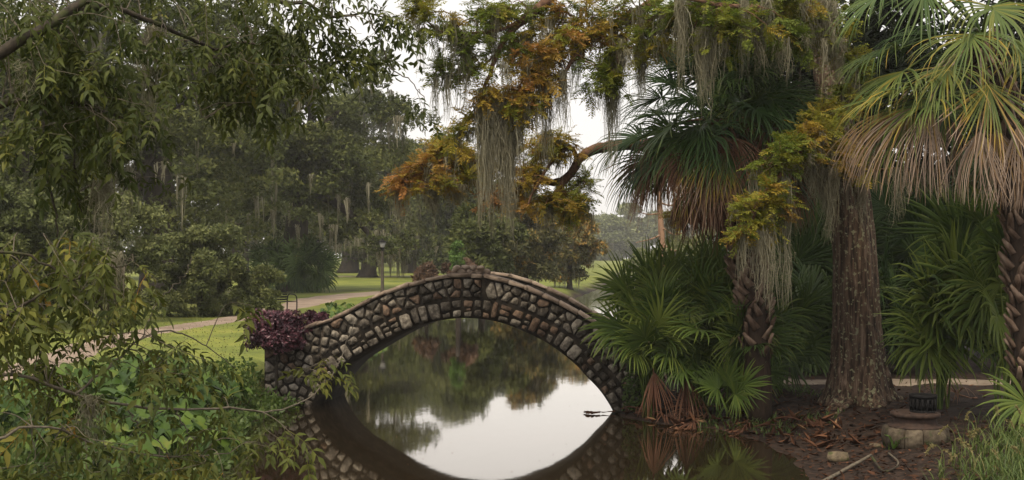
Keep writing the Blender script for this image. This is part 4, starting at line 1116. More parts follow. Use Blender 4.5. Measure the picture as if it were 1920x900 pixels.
# nearer palm at the right edge
D = 17.0
pb_ = np.array([PX(1935, D), D, 0.0]); pb_[2] = hz_(pb_[0], pb_[1])
palm2 = thing('cabbage_palm', pb_, 'sunlit cabbage palm with pale pinkish dead fronds at the upper right', 'palm')
pc = P(1840, 60, D)
palm_trunk(palm2, g, [pb_ - np.array([0, 0, 0.1]), P(1928, 640, D), P(1918, 500, D), P(1905, 360, D), P(1875, 180, D), pc - np.array([0, 0, 0.15])], 0.20, 0.17, 175, 0.1, 0.98, 0.95)
G0 = dict(nseg=36, thmax=1.75, split=0.26)
S2 = [  # hastula px, py, depth ; axis (x, y, z) ; length ; options
    ((1730, 165, 16.4), (-0.95, -0.1, -0.18), 1.35, dict(t0=0.42, tip=0.12, tipstart=0.6, droop=0.8, thmax=1.55, segtip=0.1)),
    ((1760, 185, 16.2), (-0.8, -0.5, -0.35), 1.15, dict(t0=0.38, tip=0.12, tipstart=0.6, droop=0.9, segtip=0.12)),
    ((1858, 12, 16.2), (0.02, -0.65, -0.45), 1.2, dict(t0=0.40, tip=0.1, droop=1.5, segtip=0.12, thmax=2.0)),
    ((1852, 148, 15.9), (0.0, -0.40, -0.9), 1.25, dict(t0=0.47, tip=0.36, tipstart=0.48, droop=0.5, segtip=0.14, thmax=1.0)),
    ((1665, -20, 16.5), (-0.75, -0.2, -0.55), 1.1, dict(t0=0.33, tip=0.05, droop=0.9)),
    ((1735, -30, 16.4), (-0.3, -0.5, -0.7), 1.1, dict(t0=0.28, tip=0.05, droop=0.9)),
    ((1930, 120, 16.2), (0.2, -0.5, -0.7), 1.15, dict(t0=0.40, tip=0.3, droop=1.0)),
    ((1775, 200, 16.6), (-0.2, -0.6, -0.5), 0.9, dict(t0=0.36, tip=0.05, droop=0.6)),
    ((1900, -30, 16.6), (0.5, -0.4, -0.2), 1.1, dict(t0=0.35, droop=1.0)),
    ((1790, -60, 16.9), (-0.4, 0.1, 0.7), 1.1, dict(t0=0.25, droop=0.7)), ((1880, -80, 17.2), (0.4, 0.3, 0.8), 1.1, dict(t0=0.25, droop=0.7)), ((1730, -70, 17.3), (-0.8, 0.3, 0.4), 1.1, dict(t0=0.25, droop=0.8)),
    ((1770, 60, 17.6), (-0.8, 0.5, -0.1), 1.2, dict(t0=0.2, droop=0.9)), ((1830, 100, 18.2), (-0.2, 0.9, -0.3), 1.2, dict(t0=0.2, droop=0.9)), ((1920, 90, 17.8), (0.7, 0.6, -0.2), 1.2, dict(t0=0.2, droop=0.9)),
]
for (hx, hy, hd), ax, L, k in S2:
    spec_frond(palm2, g, pc + np.array([0, 0, -0.05]), P(hx, hy, hd), ax, L, 'palm', **{**G0, **k})
S2b = [((1700, 130, 16.5), (-0.8, -0.3, -0.5), 1.2, 0.42), ((1690, 90, 16.8), (-0.9, 0.0, -0.25), 1.2, 0.36), ((1780, 120, 16.1), (-0.45, -0.6, -0.6), 1.15, 0.45), ((1820, 60, 16.0), (-0.3, -0.7, -0.55), 1.15, 0.42), ((1890, 70, 16.1), (0.35, -0.6, -0.6), 1.15, 0.44), ((1715, 210, 16.5), (-0.6, -0.2, -0.7), 1.1, 0.40)]
for (hx, hy, hd), ax, L, t0 in S2b:
    spec_frond(palm2, g, pc + np.array([0, 0, -0.08]), P(hx, hy, hd), ax, L, 'palm', nseg=34, thmax=1.2, droop=1.1, t0=t0, tip=0.12, tipstart=0.7, split=0.22, segtip=0.1)
D2 = [((1715, 190, 16.3), (-0.55, -0.25, -0.85), 1.35, 0.78), ((1745, 185, 16.1), (-0.2, -0.35, -1), 1.35, 0.84), ((1690, 195, 16.6), (-0.75, 0.0, -0.8), 1.2, 0.76), ((1838, 235, 15.9), (-0.12, -0.25, -1), 1.05, 0.84), ((1862, 230, 16.1), (0.25, -0.2, -1), 1.15, 0.78), ((1905, 225, 16.1), (0.1, -0.3, -1), 1.2, 0.80), ((1935, 215, 16.4), (0.3, -0.1, -1), 1.3, 0.82),
      ((1770, 200, 16.9), (-0.3, 0.2, -1), 1.2, 0.9), ((1800, 210, 17.4), (-0.2, 0.4, -1), 1.2, 0.95), ((1870, 220, 17.5), (0.2, 0.4, -1), 1.2, 0.95), ((1660, 215, 16.9), (-0.5, 0.3, -1), 1.1, 0.82)]
for (hx, hy, hd), ax, L, t0 in D2:
    spec_frond(palm2, g, pc + np.array([0, 0, -0.15]), P(hx, hy, hd), ax, L, 'palm', name='dead_frond', b=(1, 0.15 * g.normal(), 0), nseg=30, thmax=g.uniform(0.5, 0.75), droop=1.4, t0=t0 - 0.02, tr=0.05, tip=0.08, tipstart=0.2, fold=0.75, split=0.22, cup=-0.15)

def palmetto(label, group, bpx, bD, specs, seed, mat='palmetto', nm='palmetto'):
    g = np.random.default_rng(seed)
    x = PX(bpx, bD); bz = hz_(x, bD)
    root = thing(nm, (x, bD, bz), label, 'palmetto', group)
    base = np.array([x, bD, bz])
    if group == 'palmettos at the right end of the bridge':
        specs = [((h_[0] + 12, h_[1], h_[2]), a_, l_ * 0.84, k_) for h_, a_, l_, k_ in specs]
    for (hx, hy, hd), ax, L, k in specs:
        st_ = base + np.array([g.normal() * 0.08, g.normal() * 0.08, 0.0])
        k = dict(k)
        k.setdefault('b', np.cross(np.array([g.normal() * 0.45, -1.0, 0.45 + g.normal() * 0.4]), np.asarray(ax, float)))
        spec_frond(root, g, st_, P(hx, hy, hd), np.asarray(ax, float) + g.normal(size=3) * 0.08, L, mat, petr=0.013, **{**dict(nseg=30, thmax=2.0, droop=0.3, split=0.38, t0=g.uniform(0.15, 0.5), tr=0.07, tip=0.1, tipstart=0.75), **k})
    return root

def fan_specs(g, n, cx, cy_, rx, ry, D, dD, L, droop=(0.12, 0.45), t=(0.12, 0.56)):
    """fronds facing out all round a mound"""
    out_ = []
    for q in range(n):
        a = g.uniform(0, 2 * np.pi); rr_ = math.sqrt(g.random())
        hx, hy = cx + math.cos(a) * rr_ * rx, cy_ - math.sin(a) * rr_ * ry
        up = (cy_ - hy) / ry
        ax = (math.cos(a) * rr_ * 1.0 + g.normal() * 0.25, -0.25 + g.normal() * 0.3, 0.30 + 0.75 * up + g.normal() * 0.2)
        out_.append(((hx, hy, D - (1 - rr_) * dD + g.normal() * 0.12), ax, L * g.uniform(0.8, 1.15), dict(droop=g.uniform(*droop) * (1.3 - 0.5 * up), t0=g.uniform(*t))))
    return out_
g = np.random.default_rng(151)
PG = 'palmettos at the right end of the bridge'
palmetto('palmetto leaning left over the parapet of the bridge', PG, 1215, 21.3, [((1165, 545, 21.2), (-0.6, -0.3, 0.55), 0.95, dict(t0=0.42, droop=0.2)), ((1150, 612, 21.0), (-0.9, -0.4, -0.05), 0.9, dict(t0=0.45, droop=0.5)), ((1205, 525, 21.3), (-0.25, -0.2, 0.9), 0.95, dict(t0=0.38, droop=0.12)), ((1190, 590, 21), (-0.7, -0.5, 0.3), 0.9, {}), ((1180, 650, 20.9), (-0.5, -0.7, -0.3), 0.85, dict(t0=0.45, droop=0.7))] + fan_specs(g, 16, 1210, 630, 50, 90, 21.1, 0.5, 0.85), 161)
palmetto('tallest palmetto mound between the bridge and the leaning palm trunk', PG, 1300, 21.5, [((1255, 520, 21.5), (-0.15, -0.1, 1), 0.95, dict(t0=0.38, droop=0.1)), ((1228, 530, 21.3), (-0.2, -0.25, 0.9), 0.95, dict(t0=0.45, droop=0.15)), ((1320, 508, 21.8), (0.05, -0.15, 1), 1.0, dict(t0=0.35, droop=0.1)), ((1375, 520, 21.8), (0.2, -0.2, 0.9), 0.95, dict(t0=0.4, droop=0.15)), ((1180, 560, 21.2), (-0.7, -0.35, 0.45), 1.0, dict(t0=0.4, droop=0.2)), ((1300, 525, 21.6), (0.05, -0.1, 1), 0.95, dict(t0=0.42, droop=0.1)), ((1345, 530, 21.6), (0.2, -0.1, 0.95), 0.95, dict(t0=0.42, droop=0.1)), ((1275, 565, 21.2), (-0.1, -0.5, 0.7), 0.95, {}), ((1345, 560, 21.2), (0.3, -0.5, 0.6), 0.95, {}), ((1265, 585, 20.9), (0.0, -0.8, -0.45), 0.75, dict(t0=0.72, droop=0.8, thmax=1.3))] + fan_specs(g, 24, 1300, 620, 75, 90, 21.2, 0.7, 0.9), 162)
palmetto('palmetto with yellowing frond at the foot of the leaning palm', PG, 1380, 21.2, [((1385, 600, 20.8), (0.2, -0.7, -0.4), 0.95, dict(t0=0.74, droop=0.7, thmax=1.3)), ((1400, 560, 21.2), (0.5, -0.3, 0.6), 0.9, {}), ((1430, 600, 21), (0.8, -0.4, 0.1), 0.9, {})] + fan_specs(g, 18, 1375, 640, 60, 80, 21, 0.6, 0.9), 163)
palmetto('small bluish palmetto fanning up from the bank in front', PG, 1352, 20.6, [((1352, 722, 20.4), (-0.1, -0.2, 0.9), 0.75, dict(t0=0.35, droop=0.5)), ((1335, 730, 20.3), (-0.8, -0.4, 0.3), 0.7, dict(t0=0.3)), ((1375, 725, 20.3), (0.8, -0.4, 0.35), 0.7, dict(t0=0.35)), ((1365, 740, 20.2), (0.4, -0.8, 0.1), 0.65, dict(t0=0.4)), ((1300, 700, 20.5), (-0.3, -0.6, 0.4), 0.75, {}), ((1270, 690, 20.6), (-0.2, -0.8, -0.3), 0.75, dict(droop=0.9))], 164)
palmetto('dark palmetto in shade left of the cypress trunk', PG, 1455, 22.2, fan_specs(g, 16, 1450, 610, 60, 75, 22, 0.6, 0.85, t=(0.05, 0.3)), 165)
RG = 'palmettos right of the cypress'
palmetto('lush palmetto with wide fans just right of the cypress trunk', RG, 1760, 19.6, [((1745, 645, 19.2), (-0.5, -0.45, -0.15), 1.05, dict(t0=0.5, droop=0.75)), ((1800, 520, 19.6), (-0.8, -0.3, 0.2), 1.15, dict(t0=0.4)), ((1795, 440, 19.8), (-0.7, -0.2, 0.45), 1.15, dict(t0=0.35)), ((1850, 430, 19.6), (0.1, -0.4, 0.6), 1.1, dict(t0=0.35)), ((1815, 585, 19.2), (0.1, -0.6, -0.35), 1.05, dict(t0=0.5, droop=0.8)), ((1760, 590, 19.5), (-0.8, -0.2, -0.1), 1.0, dict(t0=0.35))] + fan_specs(g, 16, 1775, 560, 80, 120, 19.8, 0.5, 1.2), 171)
palmetto('palmetto at the right edge in front of the palm trunk', RG, 1890, 18.6, [((1870, 590, 18.2), (-0.3, -0.6, -0.5), 1.0, dict(t0=0.5, droop=0.8)), ((1930, 755, 16.9), (-0.85, -0.3, 0.05), 0.85, dict(t0=0.45, droop=0.7)), ((1880, 480, 18.6), (-0.4, -0.4, 0.5), 1.05, {}), ((1935, 520, 18.2), (0.1, -0.6, 0.1), 1.0, {})] + fan_specs(g, 13, 1900, 550, 50, 120, 18.8, 0.5, 0.95), 172)
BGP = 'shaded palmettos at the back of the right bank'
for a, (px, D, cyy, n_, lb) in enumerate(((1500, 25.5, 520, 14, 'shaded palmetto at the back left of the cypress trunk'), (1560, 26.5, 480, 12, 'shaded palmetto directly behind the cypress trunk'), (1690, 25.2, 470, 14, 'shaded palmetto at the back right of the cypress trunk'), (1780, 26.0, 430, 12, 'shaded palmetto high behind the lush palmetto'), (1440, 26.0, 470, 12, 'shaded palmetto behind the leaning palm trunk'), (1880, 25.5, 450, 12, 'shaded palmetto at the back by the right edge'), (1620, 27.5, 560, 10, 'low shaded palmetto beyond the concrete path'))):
    palmetto(lb, BGP, px, D, fan_specs(g, n_ + 4, px, cyy + 30, 75, 130, D, 0.6, 1.15, t=(0.0, 0.12)), 180 + a)  # darkest tints put the canopy's shade into the frond colour
# the dark palmettos on the lawn
for a, (px, D, lb) in enumerate(((520, 76, 'dark palmetto left of the oak trunk on the lawn'), (572, 75, 'dark palmetto at the foot of the oak on the lawn'))):
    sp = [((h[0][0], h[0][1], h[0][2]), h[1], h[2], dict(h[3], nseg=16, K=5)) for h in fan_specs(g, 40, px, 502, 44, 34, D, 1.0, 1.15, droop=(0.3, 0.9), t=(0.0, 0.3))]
    palmetto(lb, 'palmettos on the lawn', px, D, sp, 190 + a)

# ------------------------------------------------------------------ spanish moss on the near branches
g = np.random.default_rng(201)
MG = 'spanish moss hanging from the cypress'
def moss(px, y0, y1, wpx, D, label, group=MG, n=170, sw=0.0055):
    top = P(px, y0, D); ln = (y1 - y0) / F * D; wd = wpx / F * D
    if wpx > 36 and D > 15: n = int(n * 1.6)
    V, f, t = moss_geo(g, [top], [ln], [wd], n, sw=sw, K=9, fuzz=6, fl=0.04, wig=2.6)
    return solo('spanish_moss', V, f, M['moss'], label, 'moss', group, tint=t)
for a in ((908, 165, 400, 40, 18.6, 'long grey moss curtain, left half of the big double hank over the bridge'),
          (940, 175, 415, 70, 18.7, 'widest dark moss curtain hanging over the crown of the bridge'),
          (968, 225, 450, 56, 18.7, 'lowest tapering moss hank, right half of the big curtain over the bridge'),
          (1030, 150, 315, 26, 18.8, 'thin pale moss hank in front of the sky right of the big curtain'),
          (1048, 130, 265, 20, 18.7, 'short moss strand hanging from the tip of the curved branch'),
          (1140, 95, 320, 40, 18.9, 'broad moss hank at the left edge of the big palm crown'),
          (1165, 60, 180, 28, 18.8, 'short moss tuft above the left side of the palm crown'),
          (1205, 80, 195, 34, 18.4, 'wispy moss hank over the upper left of the palm crown'),
          (1245, 20, 120, 14, 18.0, 'narrow short moss strand left of the long pale one'),
          (1288, -10, 175, 24, 17.4, 'long pale moss strand in front of the palm crown'),
          (1326, 50, 205, 44, 17.5, 'wide dark moss hank in the middle of the palm crown'),
          (1391, -10, 150, 13, 17.6, 'slender pale moss strand right of the middle of the palm crown'),
          (1438, -10, 95, 11, 17.9, 'shortest slender moss strand at the top right of the palm crown'),
          (1426, 60, 150, 14, 18.0, 'small moss strand under the yellow-green foliage'),
          (1462, 60, 140, 14, 18.4, 'small moss strand at the right of the palm crown'),
          (1540, -10, 125, 36, 19.2, 'moss hank hiding the upper cypress trunk'),
          (1582, 70, 150, 26, 19.3, 'moss hank right beside the upper cypress trunk'),
          (870, 70, 215, 16, 18.4, 'thin moss strand in front of the sky left of the big curtain'),
          (990, 60, 165, 20, 18.9, 'moss tuft on the upper branch above the orange foliage'),
          (1085, 75, 185, 18, 18.9, 'moss tuft under the curved upper branch'),
          (930, 40, 130, 20, 18.8, 'moss tuft high at the top above the big curtain'),
          (800, 355, 400, 40, 21.4, 'short moss fringe under the orange foliage'),
          (850, 345, 385, 30, 21.5, 'short moss fringe near the stem of the orange branch'),
          (1070, 385, 440, 34, 22.0, 'short moss fringe under the thick curved limb'),
          (1476, 330, 590, 22, 17.4, 'longest moss hank beside the palm trunk, right one of the pair'),
          (1448, 385, 580, 22, 17.3, 'long moss hank beside the palm trunk, left one of the pair'),
          (1428, 430, 555, 14, 17.2, 'thin moss strand under the yellow clump by the palm trunk'),
          (1553, 315, 455, 42, 18.5, 'wide moss hank in front of the left edge of the cypress trunk'),
          (1612, 310, 430, 20, 18.9, 'moss strand in front of the right edge of the cypress trunk'),
          (1690, 312, 420, 14, 18.8, 'thin moss strand right of the cypress below the dead fronds'),
          (1520, 300, 380, 16, 18.2, 'small moss strand between the palm and the cypress trunk')):
    moss(*a)

# ------------------------------------------------------------------ overhanging tree in the left foreground
g = np.random.default_rng(211)
TX, TY = -7.2, 9.0
ft = thing('overhanging_tree', (TX, TY, hz_(TX, TY) - 0.05), 'leafy tree reaching in from the left with drooping narrow leaves', 'tree')
tb = np.array([TX, TY, hz_(TX, TY) - 0.1])
part('trunk', ft, *tube(spline([tb, tb + np.array([0.1, 0, 1.5]), tb + np.array([0.2, 0.1, 3.5]), tb + np.array([0.1, 0.2, 6.5])], 14), np.linspace(0.3, 0.13, 14), 14, 0.04, g), M['near_bark'], smooth=True)
NL = []
def nlimb(z0, pxs, r0_, r1_, mat='near_bark', n=26):
    st_ = np.array([TX + 0.15, TY + 0.05, z0]) if z0 is not None else None
    pts = ([st_] if z0 is not None else []) + [P(*q) for q in pxs]
    pts = spline(pts, n); pts[1:-1] += g.normal(size=(n - 2, 3)) * 0.007
    part('branch', ft, *tube(pts, np.linspace(r0_, r1_, n), 8, 0.06, g), M[mat], smooth=True)
    NL.append(pts[n // 5:] if z0 is not None else pts)
nlimb(3.6, [(-250, 200, 8.6), (-60, 125, 8.5), (60, 68, 8.6), (130, 20, 8.8), (230, -40, 9.0), (330, -90, 9.3)], 0.06, 0.02)
nlimb(3.4, [(-200, 240, 8.9), (0, 198, 9.0), (90, 180, 9.0), (180, 208, 9.2), (250, 225, 9.4)], 0.05, 0.008)
nlimb(None, [(130, 20, 8.8), (200, 15, 9.2), (290, 42, 9.4), (350, 68, 9.6), (400, 92, 9.8), (470, 82, 10), (560, 112, 10.1), (640, 150, 10.3)], 0.025, 0.005)
nlimb(None, [(230, -40, 9.0), (430, -32, 9.6), (520, 2, 9.9), (575, 6, 10.0), (620, 30, 10.2), (690, 25, 10.4), (740, 45, 10.6)], 0.025, 0.006)
nlimb(None, [(400, 92, 9.8), (393, 122, 9.8), (352, 146, 9.7), (325, 178, 9.7), (306, 205, 9.6)], 0.008, 0.003, 'twig')
nlimb(None, [(352, 146, 9.7), (365, 180, 9.7), (384, 224, 9.7)], 0.006, 0.003, 'twig')
nlimb(None, [(690, 25, 10.4), (715, 85, 10.5), (735, 130, 10.6), (770, 150, 10.7), (795, 190, 10.8), (790, 225, 10.8)], 0.007, 0.003, 'twig')
nlimb(None, [(90, 180, 9.0), (80, 290, 9.0), (88, 340, 9.0), (102, 385, 9.0), (106, 445, 9.0)], 0.016, 0.006)
nlimb(None, [(150, 195, 9.1), (140, 300, 9.1), (150, 380, 9.1), (160, 420, 9.1)], 0.010, 0.004)
nlimb(2.3, [(-200, 660, 7.8), (-20, 610, 7.9), (60, 560, 8.0), (150, 520, 8.2), (250, 490, 8.5)], 0.018, 0.005)
nlimb(2.0, [(-200, 730, 8.0), (20, 700, 8.3), (140, 740, 8.6), (300, 765, 9.0), (420, 765, 9.4), (500, 772, 9.8), (565, 755, 10.2), (620, 705, 10.6), (652, 640, 10.9), (662, 600, 11)], 0.014, 0.0035, 'twig', 40)
nlimb(None, [(140, 740, 8.6), (200, 690, 8.8), (265, 635, 9.0), (330, 622, 9.3), (390, 650, 9.6), (440, 690, 9.8)], 0.011, 0.003, 'twig')
nlimb(None, [(265, 635, 9.0), (300, 560, 9.2), (345, 520, 9.3), (360, 480, 9.4)], 0.006, 0.002, 'twig')
nlimb(1.5, [(-150, 850, 7.6), (60, 800, 7.8), (180, 830, 8.2), (300, 855, 8.6), (430, 850, 9)], 0.012, 0.004, 'twig')
nlimb(None, [(240, 760, 8.8), (260, 800, 8.8), (310, 840, 8.9), (330, 900, 9)], 0.006, 0.003, 'twig')
nlimb(None, [(330, 765, 9.1), (345, 800, 9.1), (370, 830, 9.1), (385, 870, 9.2)], 0.006, 0.002, 'twig')
nlimb(2.6, [(-200, 480, 8.2), (0, 470, 8.3), (90, 500, 8.4), (180, 560, 8.5), (215, 640, 8.6)], 0.015, 0.005)
NP_ = np.vstack(NL)

def leaflet():
    return np.array([[0, 0, 0], [0.32, 0.5, 0.10], [0.38, 0, 0], [0.32, -0.5, 0.10], [0.70, 0.30, 0.03], [0.72, 0, -0.06], [0.70, -0.30, 0.03], [1.0, 0, -0.22]]), np.array([[0, 2, 1], [0, 3, 2], [1, 2, 5], [1, 5, 4], [2, 3, 6], [2, 6, 5], [4, 5, 7], [5, 6, 7]])

def compound_leaf(g, pairs=3):
    lv, lf = leaflet(); Vs, Fs, Ts, c = [], [], [], 0
    def put(base, d, hint, ln, wd):
        nonlocal c
        Mx = frames(unit(d)[None], np.asarray(hint)[None])[0]
        v = lv * np.array([ln, wd, ln * g.uniform(0.3, 1.4)])
        Vs.append(v @ Mx.T + base); Fs.append(lf + c); Ts.append(np.full(len(v), g.normal() * 0.07)); c += len(v)
    drp = g.uniform(0.25, 0.6)
    for q in range(pairs):
        s_ = 0.3 + 0.55 * q / max(1, pairs - 1)
        b = np.array([s_, 0, -drp * s_ * s_])
        for sd in (-1, 1):
            put(b, np.array([0.75, sd * g.uniform(0.7, 1.1), -0.5 + g.normal() * 0.25]), np.array([g.normal() * 0.3, g.normal() * 0.3, 1.0]), 0.42 * g.uniform(0.75, 1.2), 0.145 * g.uniform(0.8, 1.25))
    put(np.array([1.0, 0, -drp]), np.array([1, g.normal() * 0.2, -0.8]), np.array([0, 0.2 * g.normal(), 1.0]), 0.47, 0.165)
    # rachis
    k = np.linspace(0, 1, 4); r_ = np.stack([k, 0 * k, -drp * k * k], -1)
    A = r_ + np.array([0, 0.007, 0]); B = r_ - np.array([0, 0.007, 0])
    rv = np.stack([A, B], 1).reshape(-1, 3)
    rf = []
    for q in range(3): rf += [[2 * q, 2 * q + 1, 2 * q + 3], [2 * q, 2 * q + 3, 2 * q + 2]]
    Vs.append(rv); Fs.append(np.array(rf) + c); Ts.append(np.full(len(rv), 0.25))
    return np.vstack(Vs), np.vstack(Fs), np.concatenate(Ts)
CL = [compound_leaf(g, p_) for p_ in (2, 3, 3, 3, 3, 4)]
REG = [  # px range, py range, depth range, twigs, base tint, yellow share
    (-40, 330, -30, 130, 8.3, 9.6, 78, 0.22), (300, 600, -30, 150, 9.2, 10.4, 74, 0.25), (560, 720, -20, 110, 10.0, 10.6, 30, 0.28), (20, 260, 120, 260, 8.6, 9.6, 52, 0.20), (380, 600, 120, 215, 9.4, 10.3, 26, 0.30), (-40, 130, 230, 400, 8.6, 9.2, 26, 0.22), (120, 260, 250, 370, 8.8, 9.4, 14, 0.25),
    (-40, 240, 420, 600, 7.8, 8.8, 64, 0.42), (-40, 130, 560, 720, 8.0, 8.8, 30, 0.40), (200, 300, 430, 600, 8.4, 9.2, 9, 0.5), (60, 330, 640, 800, 8.4, 9.2, 34, 0.36), (-40, 200, 780, 900, 7.8, 8.6, 26, 0.36), (180, 420, 800, 900, 8.4, 9.2, 24, 0.42), (380, 560, 730, 880, 9.2, 10.0, 12, 0.42), (560, 660, 610, 740, 10.4, 11, 5, 0.55), (740, 800, 150, 240, 10.6, 10.9, 3, 0.25), (240, 470, 560, 700, 9.0, 9.8, 5, 0.45)]
lp, ld, lt_, ls_, tw = [], [], [], [], []
for x0, x1, y0, y1, d0, d1, nt, tb_ in REG:
    for q in range(int(nt * (0.6 if y0 < 200 else 0.42))):
        c = P(g.uniform(x0, x1), g.uniform(y0, y1), g.uniform(d0, d1))
        a0 = NP_[np.argmin(((NP_ - c) ** 2).sum(1) * (1 + 0.3 * g.random(len(NP_))))]
        dirn = unit(np.array([0.5 + g.normal() * 0.7, g.normal() * 0.6, -0.25 + g.normal() * 0.35]))
        e = c + dirn * g.uniform(0.2, 0.45)
        pts = spline([a0, (a0 + c) / 2 + np.array([0, 0, 0.05]), c, e], 11)
        tw.append(quads_only(tube(pts, np.linspace(0.0045, 0.0016, 11), 4, 0, g, cap=False)))
        m_ = g.integers(5, 8)
        for b in range(m_):
            s_ = 6 + 4 * (b + 0.5) / m_; i_ = min(int(s_), 9)
            p_ = pts[i_] + (pts[i_ + 1] - pts[i_]) * (s_ - i_)
            lp.append(p_); ld.append(unit(dirn * 0.5 + g.normal(size=3) * np.array([0.8, 0.8, 0.25]) + np.array([0, 0, -0.35])))
            yl = g.random()
            lt_.append(np.clip(tb_ - 0.18 + g.normal() * 0.09 + (0.42 if yl < 0.05 else 0), 0, 0.95)); ls_.append(g.uniform(0.14, 0.28))
lp, ld, lt_, ls_ = np.array(lp), np.array(ld), np.array(lt_), np.array(ls_)
fm = frames(ld, np.array([0, 0, 1.0]) + g.normal(size=ld.shape) * 0.35, g)
var = g.integers(len(CL), size=len(lp))
# the 300 that show largest are leaves of their own, the rest one mass
inf = (lp[:, 0] / lp[:, 1] * F + 960 > 5) & (HZ - (lp[:, 2] - CAMH) / lp[:, 1] * F > 5) & (HZ - (lp[:, 2] - CAMH) / lp[:, 1] * F < 890)
score = np.where(inf, ls_ / lp[:, 1], 0)
own = np.zeros(len(lp), bool); own[np.argsort(-score)[:300]] = True
CM = {}
for q in np.where(own)[0]:
    tq = int(np.clip(lt_[q] / 0.13, 0, 6))
    if (var[q], tq) not in CM:
        v_, f_, t_ = CL[var[q]]
        CM[(var[q], tq)] = new_mesh('leaf', v_, f_, M['near_leaf'], np.clip(t_ + tq * 0.13, 0, 1))
    o = link('leaf', CM[(var[q], tq)], ft)
    Mx = Matrix([[*[float(x) for x in fm[q][r_]], 0] for r_ in range(3)] + [[0, 0, 0, 1]])
    o.matrix_basis = Matrix.Translation(Vector(lp[q] - origin_of(ft))) @ Mx @ Matrix.Scale(float(ls_[q]), 4)
ps = []
for v in range(len(CL)):
    s_ = np.where((var == v) & ~own)[0]
    ps.append(scatter(CL[v][0], CL[v][1], lp[s_], fm[s_], ls_[s_], lt_[s_] + g.uniform(-0.1, 0.15, len(s_)), CL[v][2]))
V, f, t = merge(ps)
part('foliage', ft, V, f, M['near_leaf'], tint=t, kind='stuff')
V, f, _ = merge(tw)
part('twig', ft, V, f, M['twig'], kind='stuff')
LM = 'spanish moss on the overhanging tree'
for a in ((268, 45, 300, 36, 9.4, 'long moss hank hanging in the upper left leaves'), (180, 335, 490, 32, 9.0, 'pale tapering moss hank in front of the tall grey-green bush'), (226, 225, 425, 26, 9.3, 'thin moss hank between the leaves beside the pale one'), (190, 480, 660, 26, 8.6, 'hanging moss column above the left end of the path'), (222, 470, 600, 16, 8.5, 'short moss strand by the moss column above the path'), (150, 740, 880, 30, 8.6, 'moss hank trailing from the low twig at the bottom left'), (50, 110, 190, 20, 8.6, 'small moss tuft under the thick limb at the upper left')):
    moss(*a, LM, 170, 0.0032)

# ------------------------------------------------------------------ broad-leaved plants on the left bank
g = np.random.default_rng(231)
def ear_mesh(g, lob):
    o = np.array([(0, 0), (-0.16, 0.16), (-0.20, 0.34), (-0.02, 0.44), (0.20, 0.43), (0.42, 0.36 + lob), (0.52, 0.27 - lob), (0.74, 0.20 + lob * 0.6), (0.88, 0.09), (1.05, 0)])
    r_ = o * np.array([1, 1]); l_ = o[1:-1][::-1] * np.array([1, -1])
    out_ = np.vstack([r_, l_]); mid_ = np.array([(0.25, 0), (0.55, 0), (0.8, 0)])
    pts = np.vstack([out_, mid_]); z = 0.42 * np.abs(pts[:, 1]) - 0.34 * np.clip(pts[:, 0], 0, None) ** 2 + g.normal(size=len(pts)) * 0.035
    V = np.concatenate([pts, z[:, None]], -1)
    m0 = len(out_); n_ = len(out_)
    near = lambda x: m0 + (0 if x < 0.4 else 1 if x < 0.68 else 2)
    f = []
    for q in range(n_):
        a_, b_ = q, (q + 1) % n_
        ma_, mb_ = near(out_[a_, 0]), near(out_[b_, 0])
        f.append((a_, b_, ma_))
        if ma_ != mb_: f.append((ma_, b_, mb_))
    return new_mesh('leaf', V, np.array(f), M['ear_leaf'], np.full(len(V), 0.05) + (np.arange(len(V)) >= m0) * 0.12, True)
EM = [ear_mesh(g, l_) for l_ in (0.0, 0.06, -0.03, 0.09, 0.04)]
def ear_plant(x, y, nl, hgt_, ls, label, group):
    z = hz_(x, y)
    root = thing('broad_leaved_plant', (x, y, z - 0.02), label, 'plant', group)
    st_ = []
    for q in range(nl):
        az = q * 2.39996 + g.normal() * 0.3; hh = hgt_ * g.uniform(0.55, 1.1); rr_ = hgt_ * g.uniform(0.25, 0.7)
        tip = np.array([math.cos(az) * rr_, math.sin(az) * rr_, hh])
        st_.append(quads_only(tube(spline([np.zeros(3), tip * np.array([0.35, 0.35, 0.75]), tip], 6), np.linspace(0.012, 0.006, 6), 4, 0, g, cap=False)))
        d = unit(np.array([math.cos(az), math.sin(az) - 0.35, -0.35 + g.normal() * 0.25]))
        Mx = frames(d[None], (np.array([0, -0.25, 1.0]) + g.normal(size=3) * 0.2)[None])[0]
        o = link('leaf', EM[g.integers(len(EM))], root)
        o.matrix_basis = Matrix.Translation(Vector(tip)) @ Matrix([[*[float(v_) for v_ in Mx[r_]], 0] for r_ in range(3)] + [[0, 0, 0, 1]]) @ Matrix.Scale(ls * g.uniform(0.75, 1.2), 4)
    V, f, _ = merge(st_)
    part('stem', root, V + origin_of(root), f, M['ear_leaf'], tint=np.full(len(V), 0.4))
EG = 'broad-leaved plants on the left bank'
spots = []
while len(spots) < 46:
    px, D = g.uniform(-60, 560), g.uniform(14.0, 22.5)
    x = PX(px, D); d_ = float(shore_dist(np.array([x]), np.array([D]))[0])
    if d_ < 0.12 or d_ > 3.6: continue
    if abs((np.array([x, D]) - BO) @ BV - 0.9) < 1.1 and (np.array([x, D]) - BO) @ BU > UL - 0.2: continue
    if all((x - s_[0]) ** 2 + (D - s_[1]) ** 2 > 0.3 ** 2 for s_ in spots): spots.append((x, D))
ORD = ['leftmost', 'second from left', 'third from left', 'fourth from left', 'fifth from left', 'sixth from left', 'seventh from left', 'eighth from left', 'ninth from left', 'tenth from left', 'eleventh from left', 'twelfth from left', 'thirteenth from left', 'fourteenth from left', 'fifteenth from left', 'sixteenth from left']
zone_n = {}
